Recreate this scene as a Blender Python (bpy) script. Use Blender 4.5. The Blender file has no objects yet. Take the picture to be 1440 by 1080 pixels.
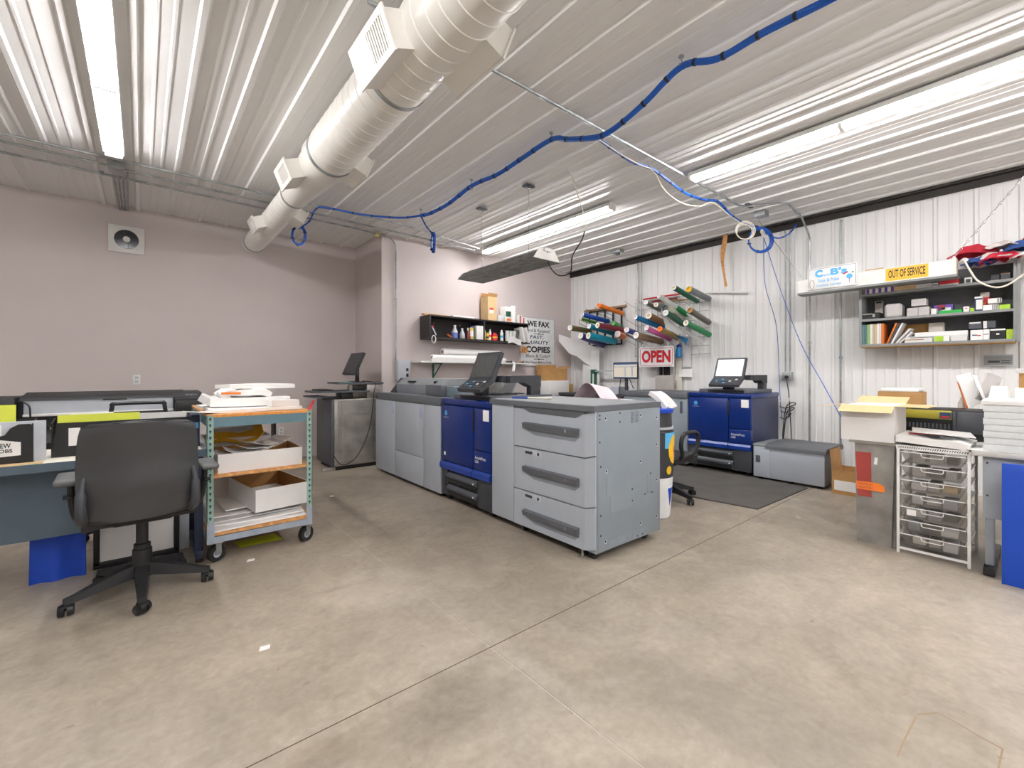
import bpy, bmesh, math, random
from mathutils import Vector, Matrix, noise
random.seed(7)
# ---------------------------------------------------------------- camera, light, exposure
SC = bpy.context.scene
COL = SC.collection
CAMH, FPX, CXP, HYP = 1.23, 624.0, 720.0, 525.0
YAW = math.atan2(520, 624)
cam_data = bpy.data.cameras.new('camera')
cam_data.sensor_fit = 'HORIZONTAL'; cam_data.sensor_width = 36.0
cam_data.lens = 36.0 * FPX / 1440.0
cam_data.shift_y = (HYP - 540.0) / 1440.0
cam_data.clip_start = 0.05; cam_data.clip_end = 100
cam = bpy.data.objects.new('camera', cam_data); COL.objects.link(cam)
cam.location = (0, 0, CAMH)
cam.rotation_euler = (math.radians(90), 0, -YAW)
SC.camera = cam
wd = bpy.data.worlds.new('world'); SC.world = wd; wd.use_nodes = True
wd.node_tree.nodes['Background'].inputs[0].default_value = (0.9, 0.95, 1.0, 1)
wd.node_tree.nodes['Background'].inputs[1].default_value = 0.0
SC.view_settings.view_transform = 'Standard'; SC.view_settings.look = 'None'
SC.view_settings.gamma = 1.0; SC.view_settings.exposure = 0.42
SC.view_settings.use_curve_mapping = False
TUBE = 62.0
ZC = 3.195; XR = 6.5; YB = 7.0; YS = 6.0; XS = 2.6; XL = -3.4; YF = -3.4
# ---------------------------------------------------------------- photo pixel -> point on a known plane
_s, _c = math.sin(YAW), math.cos(YAW)
def ray(u, v):
    r = (u - CXP) / FPX
    return Vector((_s + _c * r, _c - _s * r, (HYP - v) / FPX))
CP = Vector((0, 0, CAMH))
def pz(u, v, z):
    d = ray(u, v); return CP + d * ((z - CAMH) / d.z)
def px(u, v, x):
    d = ray(u, v); return CP + d * (x / d.x)
def py(u, v, y):
    d = ray(u, v); return CP + d * (y / d.y)
# ---------------------------------------------------------------- materials
def lin(h):
    if isinstance(h, str):
        h = h.lstrip('#'); c = [int(h[i:i+2], 16) / 255 for i in (0, 2, 4)]
    else: c = h
    return tuple((x / 12.92 if x <= 0.04045 else ((x + 0.055) / 1.055) ** 2.4) for x in c) + (1,)
MATS = {}
def mat(name, col, rough=0.5, metal=0.0, var=0.06, scale=6.0, bump=0.0, bscale=60.0, spec=0.5, emit=0.0, alpha=1.0, stretch=None, coat=0.0):
    if name in MATS: return MATS[name]
    m = bpy.data.materials.new(name); m.use_nodes = True; nt = m.node_tree
    b = nt.nodes['Principled BSDF']; L = nt.links
    c = lin(col)
    b.inputs['Roughness'].default_value = rough; b.inputs['Metallic'].default_value = metal
    b.inputs['Specular IOR Level'].default_value = spec
    if coat: b.inputs['Coat Weight'].default_value = coat
    tc = nt.nodes.new('ShaderNodeTexCoord'); src = tc.outputs['Object']
    if stretch:
        mp = nt.nodes.new('ShaderNodeMapping'); mp.inputs['Scale'].default_value = stretch
        L.new(src, mp.inputs[0]); src = mp.outputs[0]
    nz = nt.nodes.new('ShaderNodeTexNoise'); nz.inputs['Scale'].default_value = scale; nz.inputs['Detail'].default_value = 5
    L.new(src, nz.inputs['Vector'])
    cr = nt.nodes.new('ShaderNodeValToRGB')
    cr.color_ramp.elements[0].position = 0.3; cr.color_ramp.elements[1].position = 0.7
    cr.color_ramp.elements[0].color = tuple(max(0, x * (1 - var * 1.6)) for x in c[:3]) + (1,)
    cr.color_ramp.elements[1].color = tuple(min(1, x * (1 + var)) for x in c[:3]) + (1,)
    L.new(nz.outputs['Fac'], cr.inputs[0]); L.new(cr.outputs[0], b.inputs['Base Color'])
    if emit:
        b.inputs['Emission Color'].default_value = c; b.inputs['Emission Strength'].default_value = emit
    if alpha < 1: b.inputs['Alpha'].default_value = alpha
    if bump:
        n2 = nt.nodes.new('ShaderNodeTexNoise'); n2.inputs['Scale'].default_value = bscale; n2.inputs['Detail'].default_value = 3
        L.new(src, n2.inputs['Vector'])
        bp = nt.nodes.new('ShaderNodeBump'); bp.inputs['Strength'].default_value = bump; bp.inputs['Distance'].default_value = 0.01
        L.new(n2.outputs['Fac'], bp.inputs['Height']); L.new(bp.outputs[0], b.inputs['Normal'])
    MATS[name] = m; return m
def concrete():
    m = bpy.data.materials.new('concrete'); m.use_nodes = True; nt = m.node_tree; L = nt.links
    b = nt.nodes['Principled BSDF']; tc = nt.nodes.new('ShaderNodeTexCoord')
    def nz(sc, det=6, dist=0.0, rough=0.6):
        n = nt.nodes.new('ShaderNodeTexNoise'); n.inputs['Scale'].default_value = sc; n.inputs['Detail'].default_value = det
        n.inputs['Distortion'].default_value = dist; n.inputs['Roughness'].default_value = rough
        L.new(tc.outputs['Object'], n.inputs['Vector']); return n
    def ramp(n, p0, c0, p1, c1):
        r = nt.nodes.new('ShaderNodeValToRGB'); e = r.color_ramp.elements
        e[0].position = p0; e[1].position = p1; e[0].color = c0; e[1].color = c1
        L.new(n.outputs['Fac'], r.inputs[0]); return r
    def mix(a, bb, mode, fac=1.0, facsock=None):
        x = nt.nodes.new('ShaderNodeMix'); x.data_type = 'RGBA'; x.blend_type = mode
        x.inputs[0].default_value = fac
        if facsock: L.new(facsock, x.inputs[0])
        for s, k in ((a, 6), (bb, 7)):
            if hasattr(s, 'links'): L.new(s, x.inputs[k])
            else: x.inputs[k].default_value = s
        return x.outputs[2]
    big = ramp(nz(0.55, 5, 0.8), 0.34, lin('#92887c'), 0.66, lin('#b1a799'))
    mid = ramp(nz(2.6, 7, 0.5), 0.28, (0.84, 0.83, 0.815, 1), 0.68, (1.05, 1.045, 1.03, 1))
    fine = ramp(nz(30, 6), 0.3, (0.88, 0.875, 0.865, 1), 0.7, (1.06, 1.06, 1.055, 1))
    spot = ramp(nz(13, 5, 0.2), 0.27, (0.66, 0.61, 0.55, 1), 0.325, (1, 1, 1, 1))
    grit = ramp(nz(8, 9, 0.6, 0.72), 0.32, (0.87, 0.86, 0.845, 1), 0.62, (1.06, 1.06, 1.05, 1))
    c = mix(big.outputs[0], mid.outputs[0], 'MULTIPLY'); c = mix(c, fine.outputs[0], 'MULTIPLY'); c = mix(c, spot.outputs[0], 'MULTIPLY'); c = mix(c, grit.outputs[0], 'MULTIPLY')
    # pale smears
    pale = ramp(nz(1.3, 7, 0.8), 0.54, (0, 0, 0, 1), 0.74, (0.4, 0.4, 0.4, 1))
    c = mix(c, lin('#cac1b3'), 'MIX', facsock=pale.outputs[0])
    # dark scuffs drawn out along one direction
    mp = nt.nodes.new('ShaderNodeMapping'); mp.inputs['Rotation'].default_value = (0, 0, 0.5); mp.inputs['Scale'].default_value = (1.1, 9, 1)
    L.new(tc.outputs['Object'], mp.inputs[0])
    sn = nt.nodes.new('ShaderNodeTexNoise'); sn.inputs['Scale'].default_value = 1.6; sn.inputs['Detail'].default_value = 7
    L.new(mp.outputs[0], sn.inputs['Vector'])
    sr = ramp(sn, 0.26, (0.90, 0.89, 0.875, 1), 0.42, (1, 1, 1, 1)); c = mix(c, sr.outputs[0], 'MULTIPLY')
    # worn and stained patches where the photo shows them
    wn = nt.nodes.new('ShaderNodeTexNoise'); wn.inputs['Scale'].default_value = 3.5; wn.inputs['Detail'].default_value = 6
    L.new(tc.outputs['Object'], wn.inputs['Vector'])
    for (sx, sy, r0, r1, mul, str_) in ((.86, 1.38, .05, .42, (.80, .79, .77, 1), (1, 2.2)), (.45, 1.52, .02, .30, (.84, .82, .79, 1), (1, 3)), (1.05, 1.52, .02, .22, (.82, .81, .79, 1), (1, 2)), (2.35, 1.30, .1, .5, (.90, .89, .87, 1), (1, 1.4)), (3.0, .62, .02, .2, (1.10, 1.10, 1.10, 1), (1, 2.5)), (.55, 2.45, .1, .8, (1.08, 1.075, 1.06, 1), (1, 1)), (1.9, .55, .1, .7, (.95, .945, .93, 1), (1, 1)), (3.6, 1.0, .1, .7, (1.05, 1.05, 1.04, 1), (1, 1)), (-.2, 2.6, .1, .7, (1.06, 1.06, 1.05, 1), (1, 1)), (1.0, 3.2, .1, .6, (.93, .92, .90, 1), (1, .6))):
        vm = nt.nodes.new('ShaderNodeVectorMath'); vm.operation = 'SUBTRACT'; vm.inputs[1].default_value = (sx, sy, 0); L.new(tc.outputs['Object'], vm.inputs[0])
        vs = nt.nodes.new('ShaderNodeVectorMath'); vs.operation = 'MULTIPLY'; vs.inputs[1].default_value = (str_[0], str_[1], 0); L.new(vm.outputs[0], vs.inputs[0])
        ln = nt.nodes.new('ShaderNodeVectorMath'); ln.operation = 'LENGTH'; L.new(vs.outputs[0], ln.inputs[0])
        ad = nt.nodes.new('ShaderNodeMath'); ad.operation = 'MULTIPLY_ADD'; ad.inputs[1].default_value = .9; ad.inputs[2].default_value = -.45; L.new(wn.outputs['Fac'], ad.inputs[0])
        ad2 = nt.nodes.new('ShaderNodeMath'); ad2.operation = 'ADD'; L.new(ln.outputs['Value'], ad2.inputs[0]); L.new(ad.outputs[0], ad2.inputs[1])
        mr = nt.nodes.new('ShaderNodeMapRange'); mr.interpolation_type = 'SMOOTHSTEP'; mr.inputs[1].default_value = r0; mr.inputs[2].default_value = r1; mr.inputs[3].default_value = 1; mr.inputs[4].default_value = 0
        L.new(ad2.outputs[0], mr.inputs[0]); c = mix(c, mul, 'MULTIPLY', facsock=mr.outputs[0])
    L.new(c, b.inputs['Base Color'])
    rr = nt.nodes.new('ShaderNodeMapRange'); rr.inputs[3].default_value = 0.34; rr.inputs[4].default_value = 0.6
    L.new(nz(1.7, 5, 1).outputs['Fac'], rr.inputs[0]); L.new(rr.outputs[0], b.inputs['Roughness'])
    bp = nt.nodes.new('ShaderNodeBump'); bp.inputs['Strength'].default_value = 0.08; bp.inputs['Distance'].default_value = 0.01
    L.new(nz(30, 5).outputs['Fac'], bp.inputs['Height']); L.new(bp.outputs[0], b.inputs['Normal'])
    MATS['concrete'] = m; return m
concrete()
def M(n): return MATS[n]
for a in (('mauve', '#d0c5c2', .62, 0, .025, 1.5, .03, 90), ('mauve_trim', '#c9bbb7', .6), ('panel_white', '#e6e5e3', .36, 0, .006, 2), ('ceil_white', '#efeeec', .30, 0, .015, 2),
          ('dark_strip', '#2e2926', .6), ('duct_white', '#eae7e0', .28, 0, .02, 3), ('galv', '#a9adae', .38, .75, .2, 9), ('steel', '#b5b2ab', .36, .85, .12, 5), ('chrome', '#c9cac9', .25, .9),
          ('white_paint', '#ecebe7', .4), ('white_plastic', '#e8e7e3', .45), ('paper', '#f1efec', .8, 0, .02), ('paper2', '#dedcdb', .8, 0, .03), ('kraft', '#b98d58', .85, 0, .08, 8), ('kraft_light', '#d9b98a', .85, 0, .05, 8),
          ('carton_white', '#e7e4e2', .75, 0, .02), ('black', '#17171a', .45), ('black_soft', '#232325', .6, 0, .1, 12), ('rubber', '#1c1b1a', .75, 0, .15, 20), ('charcoal', '#3b3d42', .5), ('charcoal2', '#4d5056', .5),
          ('chair_shell', '#3a3a3c', .34, 0, .12, 4), ('chair_arm', '#5c5d5e', .5), ('slate', '#51616e', .55, 0, .1, 3), ('navy', '#1f2b45', .5), ('cart_blue', '#5f7f8a', .5, 0, .08), ('cart_green', '#8fb0a6', .5, 0, .1, 14), ('cart_grey', '#9aa3b0', .5, 0, .1, 14),
          ('osb', '#d39a5e', .75, 0, .22, 40), ('osb_edge', '#dd9347', .75, 0, .15, 60), ('press_grey', '#aab0b8', .45, 0, .02), ('press_grey_side', '#868f96', .42, 0, .03), ('press_dark', '#5d6065', .5, 0, .05), ('press_top', '#8d9194', .45, 0, .04),
          ('press_blue', '#08286f', .26, 0, .05), ('press_blue_side', '#383d5c', .45), ('press_blue_lip', '#12398f', .28), ('screen_dark', '#5a5b5b', .25, 0, .1, 30), ('royal', '#0a3fae', .6, 0, .08, 4), ('royal_panel', '#0b45b4', .5, 0, .03),
          ('lime', '#c9e02e', .7), ('lime_pale', '#e3ea55', .75, 0, .04), ('yellow_env', '#dcae2c', .75), ('orange', '#f2802a', .6), ('red', '#c8202c', .5), ('red_sheet', '#a34038', .55), ('pink_paper', '#f3d9df', .8), ('gray_plastic', '#b9bdc4', .5),
          ('foam', '#dfe2e2', .75, 0, .03, 40, .15, 60), ('table_top', '#c9c7c3', .5), ('table_grey', '#a3a8ac', .5), ('green_dark', '#1f5a45', .5), ('blue_cable', '#1b5fc4', .42), ('blue_wire', '#3c5ba8', .5), ('cream', '#e9e2d3', .6),
          ('brown_stick', '#9a7b55', .8), ('sign_white', '#eceded', .4), ('ink', '#1d1f24', .6), ('ink_blue', '#23405f', .6), ('sign_yellow', '#f6bf35', .5), ('sky_blue', '#58b5ea', .5), ('shelf_grey', '#8b8d8c', .5, 0, .05), ('shelf_dark', '#57585a', .6, 0, .04), ('shelf_black', '#2d2828', .5, 0, .1),
          ('steel_sheet', '#a7a39c', .42, .55, .2, 5, .05, 30), ('mat_rubber', '#55524e', .85, 0, .12, 5, .3, 160), ('drum_dark', '#35373a', .5), ('dirty_steel', '#9b9792', .5, .35, .22, 6, .1, 20), ('glass_dark', '#0e1014', .15), ('clear_plastic', '#cfd2d3', .2)):
    mat(*a)
def emat(name, col, strength):
    m = bpy.data.materials.new(name); m.use_nodes = True; nt = m.node_tree; nt.nodes.clear()
    o = nt.nodes.new('ShaderNodeOutputMaterial'); e = nt.nodes.new('ShaderNodeEmission')
    e.inputs[0].default_value = lin(col); e.inputs[1].default_value = strength
    nt.links.new(e.outputs[0], o.inputs[0]); MATS[name] = m
emat('tube_light', '#fefcfd', TUBE); emat('screen_white', '#f6f8fa', 0.95); emat('screen_pale', '#d8cdbd', 0.75); emat('screen_blue', '#5a6c98', 0.6)
def mesh_mat():
    m = bpy.data.materials.new('wire_mesh'); m.use_nodes = True; nt = m.node_tree; b = nt.nodes['Principled BSDF']
    b.inputs['Base Color'].default_value = lin('#8f8b85'); b.inputs['Roughness'].default_value = .4; b.inputs['Metallic'].default_value = .4
    tr = nt.nodes.new('ShaderNodeBsdfTransparent'); mx = nt.nodes.new('ShaderNodeMixShader')
    tc = nt.nodes.new('ShaderNodeTexCoord'); ck = nt.nodes.new('ShaderNodeTexChecker'); ck.inputs['Scale'].default_value = 260
    mp = nt.nodes.new('ShaderNodeMapRange'); mp.inputs[3].default_value = .30; mp.inputs[4].default_value = .62
    nt.links.new(tc.outputs['Object'], ck.inputs['Vector']); nt.links.new(ck.outputs['Fac'], mp.inputs[0]); nt.links.new(mp.outputs[0], mx.inputs[0])
    nt.links.new(tr.outputs[0], mx.inputs[1]); nt.links.new(b.outputs[0], mx.inputs[2])
    nt.links.new(mx.outputs[0], nt.nodes['Material Output'].inputs[0]); MATS['wire_mesh'] = m
mesh_mat()
# ---------------------------------------------------------------- mesh builder
class MB:
    def __init__(s): s.v = []; s.f = []
    def add(s, vs, fs):
        o = len(s.v); s.v += [Vector(p) for p in vs]; s.f += [tuple(i + o for i in f) for f in fs]; return s
    def box(s, x0, x1, y0, y1, z0, z1, r=0.0, seg=2):
        if x0 > x1: x0, x1 = x1, x0
        if y0 > y1: y0, y1 = y1, y0
        if z0 > z1: z0, z1 = z1, z0
        if r <= 0:
            return s.add([(x0,y0,z0),(x1,y0,z0),(x1,y1,z0),(x0,y1,z0),(x0,y0,z1),(x1,y0,z1),(x1,y1,z1),(x0,y1,z1)],
                         [(0,3,2,1),(4,5,6,7),(0,1,5,4),(1,2,6,5),(2,3,7,6),(3,0,4,7)])
        bm = bmesh.new(); bmesh.ops.create_cube(bm, size=1)
        for p in bm.verts: p.co = Vector(((x0+x1)/2+p.co.x*(x1-x0), (y0+y1)/2+p.co.y*(y1-y0), (z0+z1)/2+p.co.z*(z1-z0)))
        r = min(r, .49*min(x1-x0, y1-y0, z1-z0))
        bmesh.ops.bevel(bm, geom=bm.edges[:], offset=r, segments=seg, affect='EDGES', profile=.5)
        bm.verts.index_update()
        s.add([p.co.copy() for p in bm.verts], [tuple(q.index for q in f.verts) for f in bm.faces]); bm.free(); return s
    def obox(s, c, size, rot=(0,0,0), r=0.0):
        t = MB().box(-size[0]/2, size[0]/2, -size[1]/2, size[1]/2, -size[2]/2, size[2]/2, r)
        from mathutils import Euler
        R = Euler(rot).to_matrix()
        return s.add([R @ p + Vector(c) for p in t.v], t.f)
    def hexa(s, b, t):   # bottom quad, top quad (same winding, counter-clockwise from above)
        return s.add(list(b) + list(t), [(3,2,1,0),(4,5,6,7),(0,1,5,4),(1,2,6,5),(2,3,7,6),(3,0,4,7)])
    def prism(s, pts, axis, a0, a1):
        n = len(pts)
        def mk(p, a): return {'x': (a, p[0], p[1]), 'y': (p[0], a, p[1]), 'z': (p[0], p[1], a)}[axis]
        return s.add([mk(p, a0) for p in pts] + [mk(p, a1) for p in pts],
                     [tuple(range(n))[::-1], tuple(range(n, 2*n))] + [(i, (i+1) % n, n+(i+1) % n, n+i) for i in range(n)])
    def cyl(s, p0, p1, r0, r1=None, n=16, caps=True):
        p0 = Vector(p0); p1 = Vector(p1); r1 = r0 if r1 is None else r1
        d = (p1 - p0).normalized(); a = d.orthogonal().normalized(); b = d.cross(a)
        vs = []
        for p, r in ((p0, r0), (p1, r1)):
            vs += [p + (a*math.cos(2*math.pi*i/n) + b*math.sin(2*math.pi*i/n))*r for i in range(n)]
        fs = [(i, (i+1) % n, n+(i+1) % n, n+i) for i in range(n)]
        if caps: fs += [tuple(range(n))[::-1], tuple(range(n, 2*n))]
        return s.add(vs, fs)
    def hcyl(s, p0, p1, ro, ri, n=16):
        p0 = Vector(p0); p1 = Vector(p1); d = (p1-p0).normalized(); a = d.orthogonal().normalized(); b = d.cross(a)
        vs = []
        for p, r in ((p0, ro), (p1, ro), (p1, ri), (p0, ri)):
            vs += [p + (a*math.cos(2*math.pi*i/n) + b*math.sin(2*math.pi*i/n))*r for i in range(n)]
        fs = []
        for k in range(4):
            k2 = (k+1) % 4
            fs += [(k*n+i, k*n+(i+1) % n, k2*n+(i+1) % n, k2*n+i) for i in range(n)]
        return s.add(vs, fs)
    def lathe(s, c, prof, n=16, axis='z'):
        c = Vector(c); vs = []; m = len(prof)
        for r, h in prof:
            for i in range(n):
                ca, sa = r*math.cos(2*math.pi*i/n), r*math.sin(2*math.pi*i/n)
                vs.append(c + Vector({'z': (ca, sa, h), 'x': (h, ca, sa), 'y': (ca, h, sa)}[axis]))
        fs = [(k*n+i, k*n+(i+1) % n, (k+1)*n+(i+1) % n, (k+1)*n+i) for k in range(m-1) for i in range(n)]
        fs += [tuple(range(n))[::-1], tuple(range((m-1)*n, m*n))]
        return s.add(vs, fs)
    def tube(s, pts, r, n=8, closed=False, smooth=0):
        P = [Vector(p) for p in pts]
        if smooth: P = catmull(P, smooth, closed)
        m = len(P); vs = []; a = None
        rr = r if hasattr(r, '__len__') else [r]*m
        if len(rr) != m: rr = [rr[min(len(rr)-1, int(i*len(rr)/m))] for i in range(m)]
        for i in range(m):
            if closed: d = P[(i+1) % m] - P[i-1]
            else: d = P[min(i+1, m-1)] - P[max(i-1, 0)]
            d = d.normalized() if d.length > 1e-9 else Vector((0,0,1))
            a = d.orthogonal().normalized() if a is None else (a - d*a.dot(d))
            a = a.normalized() if a.length > 1e-6 else d.orthogonal().normalized()
            b = d.cross(a)
            vs += [P[i] + (a*math.cos(2*math.pi*k/n) + b*math.sin(2*math.pi*k/n))*rr[i] for k in range(n)]
        fs = [(i*n+k, i*n+(k+1) % n, (i+1)*n+(k+1) % n, (i+1)*n+k) for i in range(m-1) for k in range(n)]
        if closed: fs += [((m-1)*n+k, (m-1)*n+(k+1) % n, (k+1) % n, k) for k in range(n)]
        else: fs += [tuple(range(n))[::-1], tuple(range((m-1)*n, m*n))]
        return s.add(vs, fs)
    def ring(s, c, R, r, axis='z', n=32, k=8, R2=None):
        R2 = R2 or R; c = Vector(c); pts = []
        for i in range(n):
            ca, sa = R*math.cos(2*math.pi*i/n), R2*math.sin(2*math.pi*i/n)
            pts.append(c + Vector({'z': (ca, sa, 0), 'x': (0, ca, sa), 'y': (ca, 0, sa)}[axis]))
        return s.tube(pts, r, k, closed=True)
    def sheet(s, fn, nu, nv, th):
        vs = [Vector(fn(i/nu, j/nv)) for j in range(nv+1) for i in range(nu+1)]
        W = nu+1; nr = [Vector((0,0,0)) for _ in vs]; fs = []
        for j in range(nv):
            for i in range(nu):
                q = (j*W+i, j*W+i+1, (j+1)*W+i+1, (j+1)*W+i); fs.append(q)
                nn = (vs[q[1]]-vs[q[0]]).cross(vs[q[3]]-vs[q[0]])
                for t in q: nr[t] += nn
        N = len(vs)
        lo = [p - (nr[i].normalized() if nr[i].length else Vector((0,0,1)))*th for i, p in enumerate(vs)]
        edge = [i for i in range(W)] + [j*W+nu for j in range(1, nv+1)] + [nv*W+i for i in range(nu-1, -1, -1)] + [j*W for j in range(nv-1, 0, -1)]
        fs2 = [tuple(t+N for t in q[::-1]) for q in fs]
        ef = [(edge[(i+1) % len(edge)], edge[i], edge[i]+N, edge[(i+1) % len(edge)]+N) for i in range(len(edge))]
        return s.add(vs+lo, fs+fs2+ef)
    def xf(s, m): s.v = [m @ p for p in s.v]; return s
    def build(s, name, material, parent=None, loc=None, world=True, smooth=True, ang=35):
        off = Vector((0,0,0))
        if parent is not None and world:
            p = parent
            while p is not None: off += p.location; p = p.parent
        if loc is not None: off = Vector(loc)
        me = bpy.data.meshes.new(name)
        me.from_pydata([p - off for p in s.v], [], s.f); me.update()
        if smooth:
            me.polygons.foreach_set('use_smooth', [True]*len(me.polygons)); me.set_sharp_from_angle(angle=math.radians(ang))
        me.materials.append(M(material) if isinstance(material, str) else material)
        o = bpy.data.objects.new(name, me); COL.objects.link(o)
        if parent is not None: o.parent = parent
        elif loc is not None: o.location = loc
        return o
def catmull(P, k, closed=False):
    out = []; n = len(P)
    for i in range(n if closed else n-1):
        g = (lambda j: P[j % n]) if closed else (lambda j: P[max(0, min(n-1, j))])
        a, b, c, d = g(i-1), g(i), g(i+1), g(i+2)
        for t in range(k):
            t = t/k; out.append(.5*((2*b)+(c-a)*t+(2*a-5*b+4*c-d)*t*t+(3*b-a-3*c+d)*t**3))
    if not closed: out.append(P[-1])
    return out
def tag(o, label, cat, group=None):
    o['label'] = label; o['category'] = cat
    if group: o['group'] = group
    return o
def thing(name, label, cat, loc=(0,0,0), rz=0.0, group=None):
    o = bpy.data.objects.new(name, None); COL.objects.link(o); o.empty_display_size = .1
    o.location = loc; o.rotation_euler = (0, 0, rz); return tag(o, label, cat, group)
def one(name, mb, material, label, cat, loc=None, group=None, **k):
    if loc is None:
        xs = [p.x for p in mb.v]; ys = [p.y for p in mb.v]; zs = [p.z for p in mb.v]
        loc = ((min(xs)+max(xs))/2, (min(ys)+max(ys))/2, min(zs))
    return tag(mb.build(name, material, loc=loc, **k), label, cat, group)
def struct(name, mb, material, parent=None, **k):
    o = mb.build(name, material, parent, **k)
    if parent is None: o['kind'] = 'structure'
    return o
def copy_tree(o, parent=None):
    c = o.copy(); COL.objects.link(c); c.parent = parent
    for ch in o.children: copy_tree(ch, c)
    return c
_tc = {}
def text(s, origin, w, h, face, material, parent, name='lettering', shear=0.0, bold=0.0, th=0.0015, tilt=0.0, world=True):
    """Flat lettering fitted into a w x h box whose lower-left corner is origin; face is the way it looks: '-x' or '-y'."""
    key = (s, bold)
    if key not in _tc:
        cu = bpy.data.curves.new('t', 'FONT'); cu.body = s; cu.offset = bold; cu.resolution_u = 3
        ob = bpy.data.objects.new('t', cu); COL.objects.link(ob)
        me = bpy.data.meshes.new_from_object(ob); bpy.data.objects.remove(ob)
        _tc[key] = ([v.co.copy() for v in me.vertices], [tuple(p.vertices) for p in me.polygons]); bpy.data.meshes.remove(me); bpy.data.curves.remove(cu)
    vs, fs = _tc[key]
    x0 = min(p.x for p in vs); x1 = max(p.x for p in vs); y0 = min(p.y for p in vs); y1 = max(p.y for p in vs)
    out = []; o = Vector(origin)
    for p in vs:
        a = (p.x-x0)/(x1-x0)*w; b = (p.y-y0)/(y1-y0)*h; a += shear*b; b += a*tilt
        out.append(o + (Vector((0, -a, b)) if face == '-x' else Vector((a, 0, b))))
    mb = MB(); mb.add(out, fs)
    return mb.build(name, material, parent, world=world, smooth=False)
def rnd(a, b): return a + (b-a)*random.random()
# ================================================================ the setting
fl = struct('floor', MB().box(XL, XR, YF, YB, -.12, -.03), 'concrete')
JX, JY, G = 1.203, 1.593, .0028
for (a, b, c, d) in ((XL, JX-G, YF, JY-G), (JX+G, XR, YF, JY-G), (XL, JX-G, JY+G, YB), (JX+G, XR, JY+G, YB)):
    MB().box(a, b, c, d, -.03, 0).build('slab', 'concrete', fl, smooth=False)
MB().box(XL, XR, JY-G, JY+G, -.03, -.0006).build('joint_filler', mat('joint_dark', '#5a5248', .95, spec=.1), fl, smooth=False)
MB().box(JX-G*.7, JX+G*.7, YF, YB, -.03, -.0008).build('joint_filler', mat('joint_pale', '#b5aea3', .8), fl, smooth=False)
def rib_profile(p, kind):
    pts = []
    for k in range(3):
        o = k*p
        if kind == 'wall':
            pts += [(o, 0), (o+.010, .019), (o+.034, .019), (o+.044, 0)]
        else:
            pts += [(o, 0), (o+.012, .019), (o+.040, .019), (o+.052, 0)]
        for q in (.115, .195):
            pts += [(o+q, 0), (o+q+.008, .0045), (o+q+.022, .0045), (o+q+.030, 0)]
    pts.append((3*p, 0)); return pts
ce = struct('ceiling', MB().box(XL, XR, YF, YB, ZC+.02, ZC+.12), 'ceil_white')
PC = .302; prof = rib_profile(PC, 'ceil')
def strip_mesh(name, prof, material, mk, L0, L1, th=.004):
    vs = []; n = len(prof)
    for l in (L0, L1): vs += [mk(a, h, l) for a, h in prof]
    for l in (L0, L1): vs += [mk(a, h-th, l) for a, h in prof]
    fs = [(i, i+1, n+i+1, n+i) for i in range(n-1)] + [(2*n+i, 3*n+i, 3*n+i+1, 2*n+i+1) for i in range(n-1)]
    fs += [(0, n, 3*n, 2*n), (n-1, 3*n-1, 4*n-1, 2*n-1)]
    fs += [(i, 2*n+i, 2*n+i+1, i+1) for i in range(n-1)] + [(n+i, n+i+1, 3*n+i+1, 3*n+i) for i in range(n-1)]
    me = bpy.data.meshes.new(name); me.from_pydata(vs, [], fs); me.update(); me.materials.append(M(material)); return me
cme = strip_mesh('ceiling_panel', prof, 'ceil_white', lambda a, h, l: (a, l, -h), YF, YB)
x = -.065 - 11*PC
while x < XR - .02:
    if x + 3*PC <= XR + .9 :
        o = bpy.data.objects.new('panel', cme); COL.objects.link(o); o.parent = ce; o.location = (x, 0, ZC+.016)
    x += 3*PC
wr = struct('wall_right', MB().box(XR+.02, XR+.14, YF, YS+.1, -.05, ZC+.1), 'panel_white')
PW = .3035; wprof = rib_profile(PW, 'wall')
wme = strip_mesh('wall_panel', wprof, 'panel_white', lambda a, h, l: (-h, a, l), -.03, ZC)
y = .139 - .022 - 12*PW
while y < YS - .05:
    o = bpy.data.objects.new('panel', wme); COL.objects.link(o); o.parent = wr; o.location = (XR+.016, y, 0)
    y += 3*PW
for (pts_) in ((pz(1290, 1005, 0), pz(1318, 1002, 0), pz(1345, 1016, 0), pz(1385, 1040, 0), pz(1410, 1053, 0), pz(1404, 1080, 0)), (pz(1288, 1008, 0), pz(1272, 1040, 0), pz(1262, 1064, 0))):
    for a_, b_ in zip(pts_, pts_[1:]):
        d_ = (b_-a_).normalized(); n_ = Vector((-d_.y, d_.x, 0))*.0025; u_ = Vector((0, 0, .0006))
        MB().hexa([a_-n_, b_-n_, b_+n_, a_+n_], [a_-n_+u_, b_-n_+u_, b_+n_+u_, a_+n_+u_]).build('glue_residue', mat('residue', '#96816a', .8), fl, smooth=False)
struct('wall_back', MB().box(XL-.1, XS+.12, YB, YB+.12, -.05, ZC+.1), 'mauve')
struct('wall_step', MB().box(XS, XS+.12, YS, YB, -.05, ZC+.02), 'mauve')
struct('wall_alcove', MB().box(XS+.12, XR+.12, YS, YS+.12, -.05, ZC+.02), 'mauve')
struct('wall_left', MB().box(XL-.12, XL, YF, YB, -.05, ZC+.1), 'panel_white')
struct('wall_front', MB().box(XL-.1, XR+.1, YF-.12, YF, -.05, ZC+.1), 'panel_white')
t1 = struct('trim_1', MB().prism([(XR-.015, ZC-.085), (XR-.003, ZC-.085), (XR-.003, ZC-.002), (XR-.085, ZC-.002), (XR-.085, ZC-.014), (XR-.015, ZC-.014)], 'y', YF, YS-.002), 'dark_strip')
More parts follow.
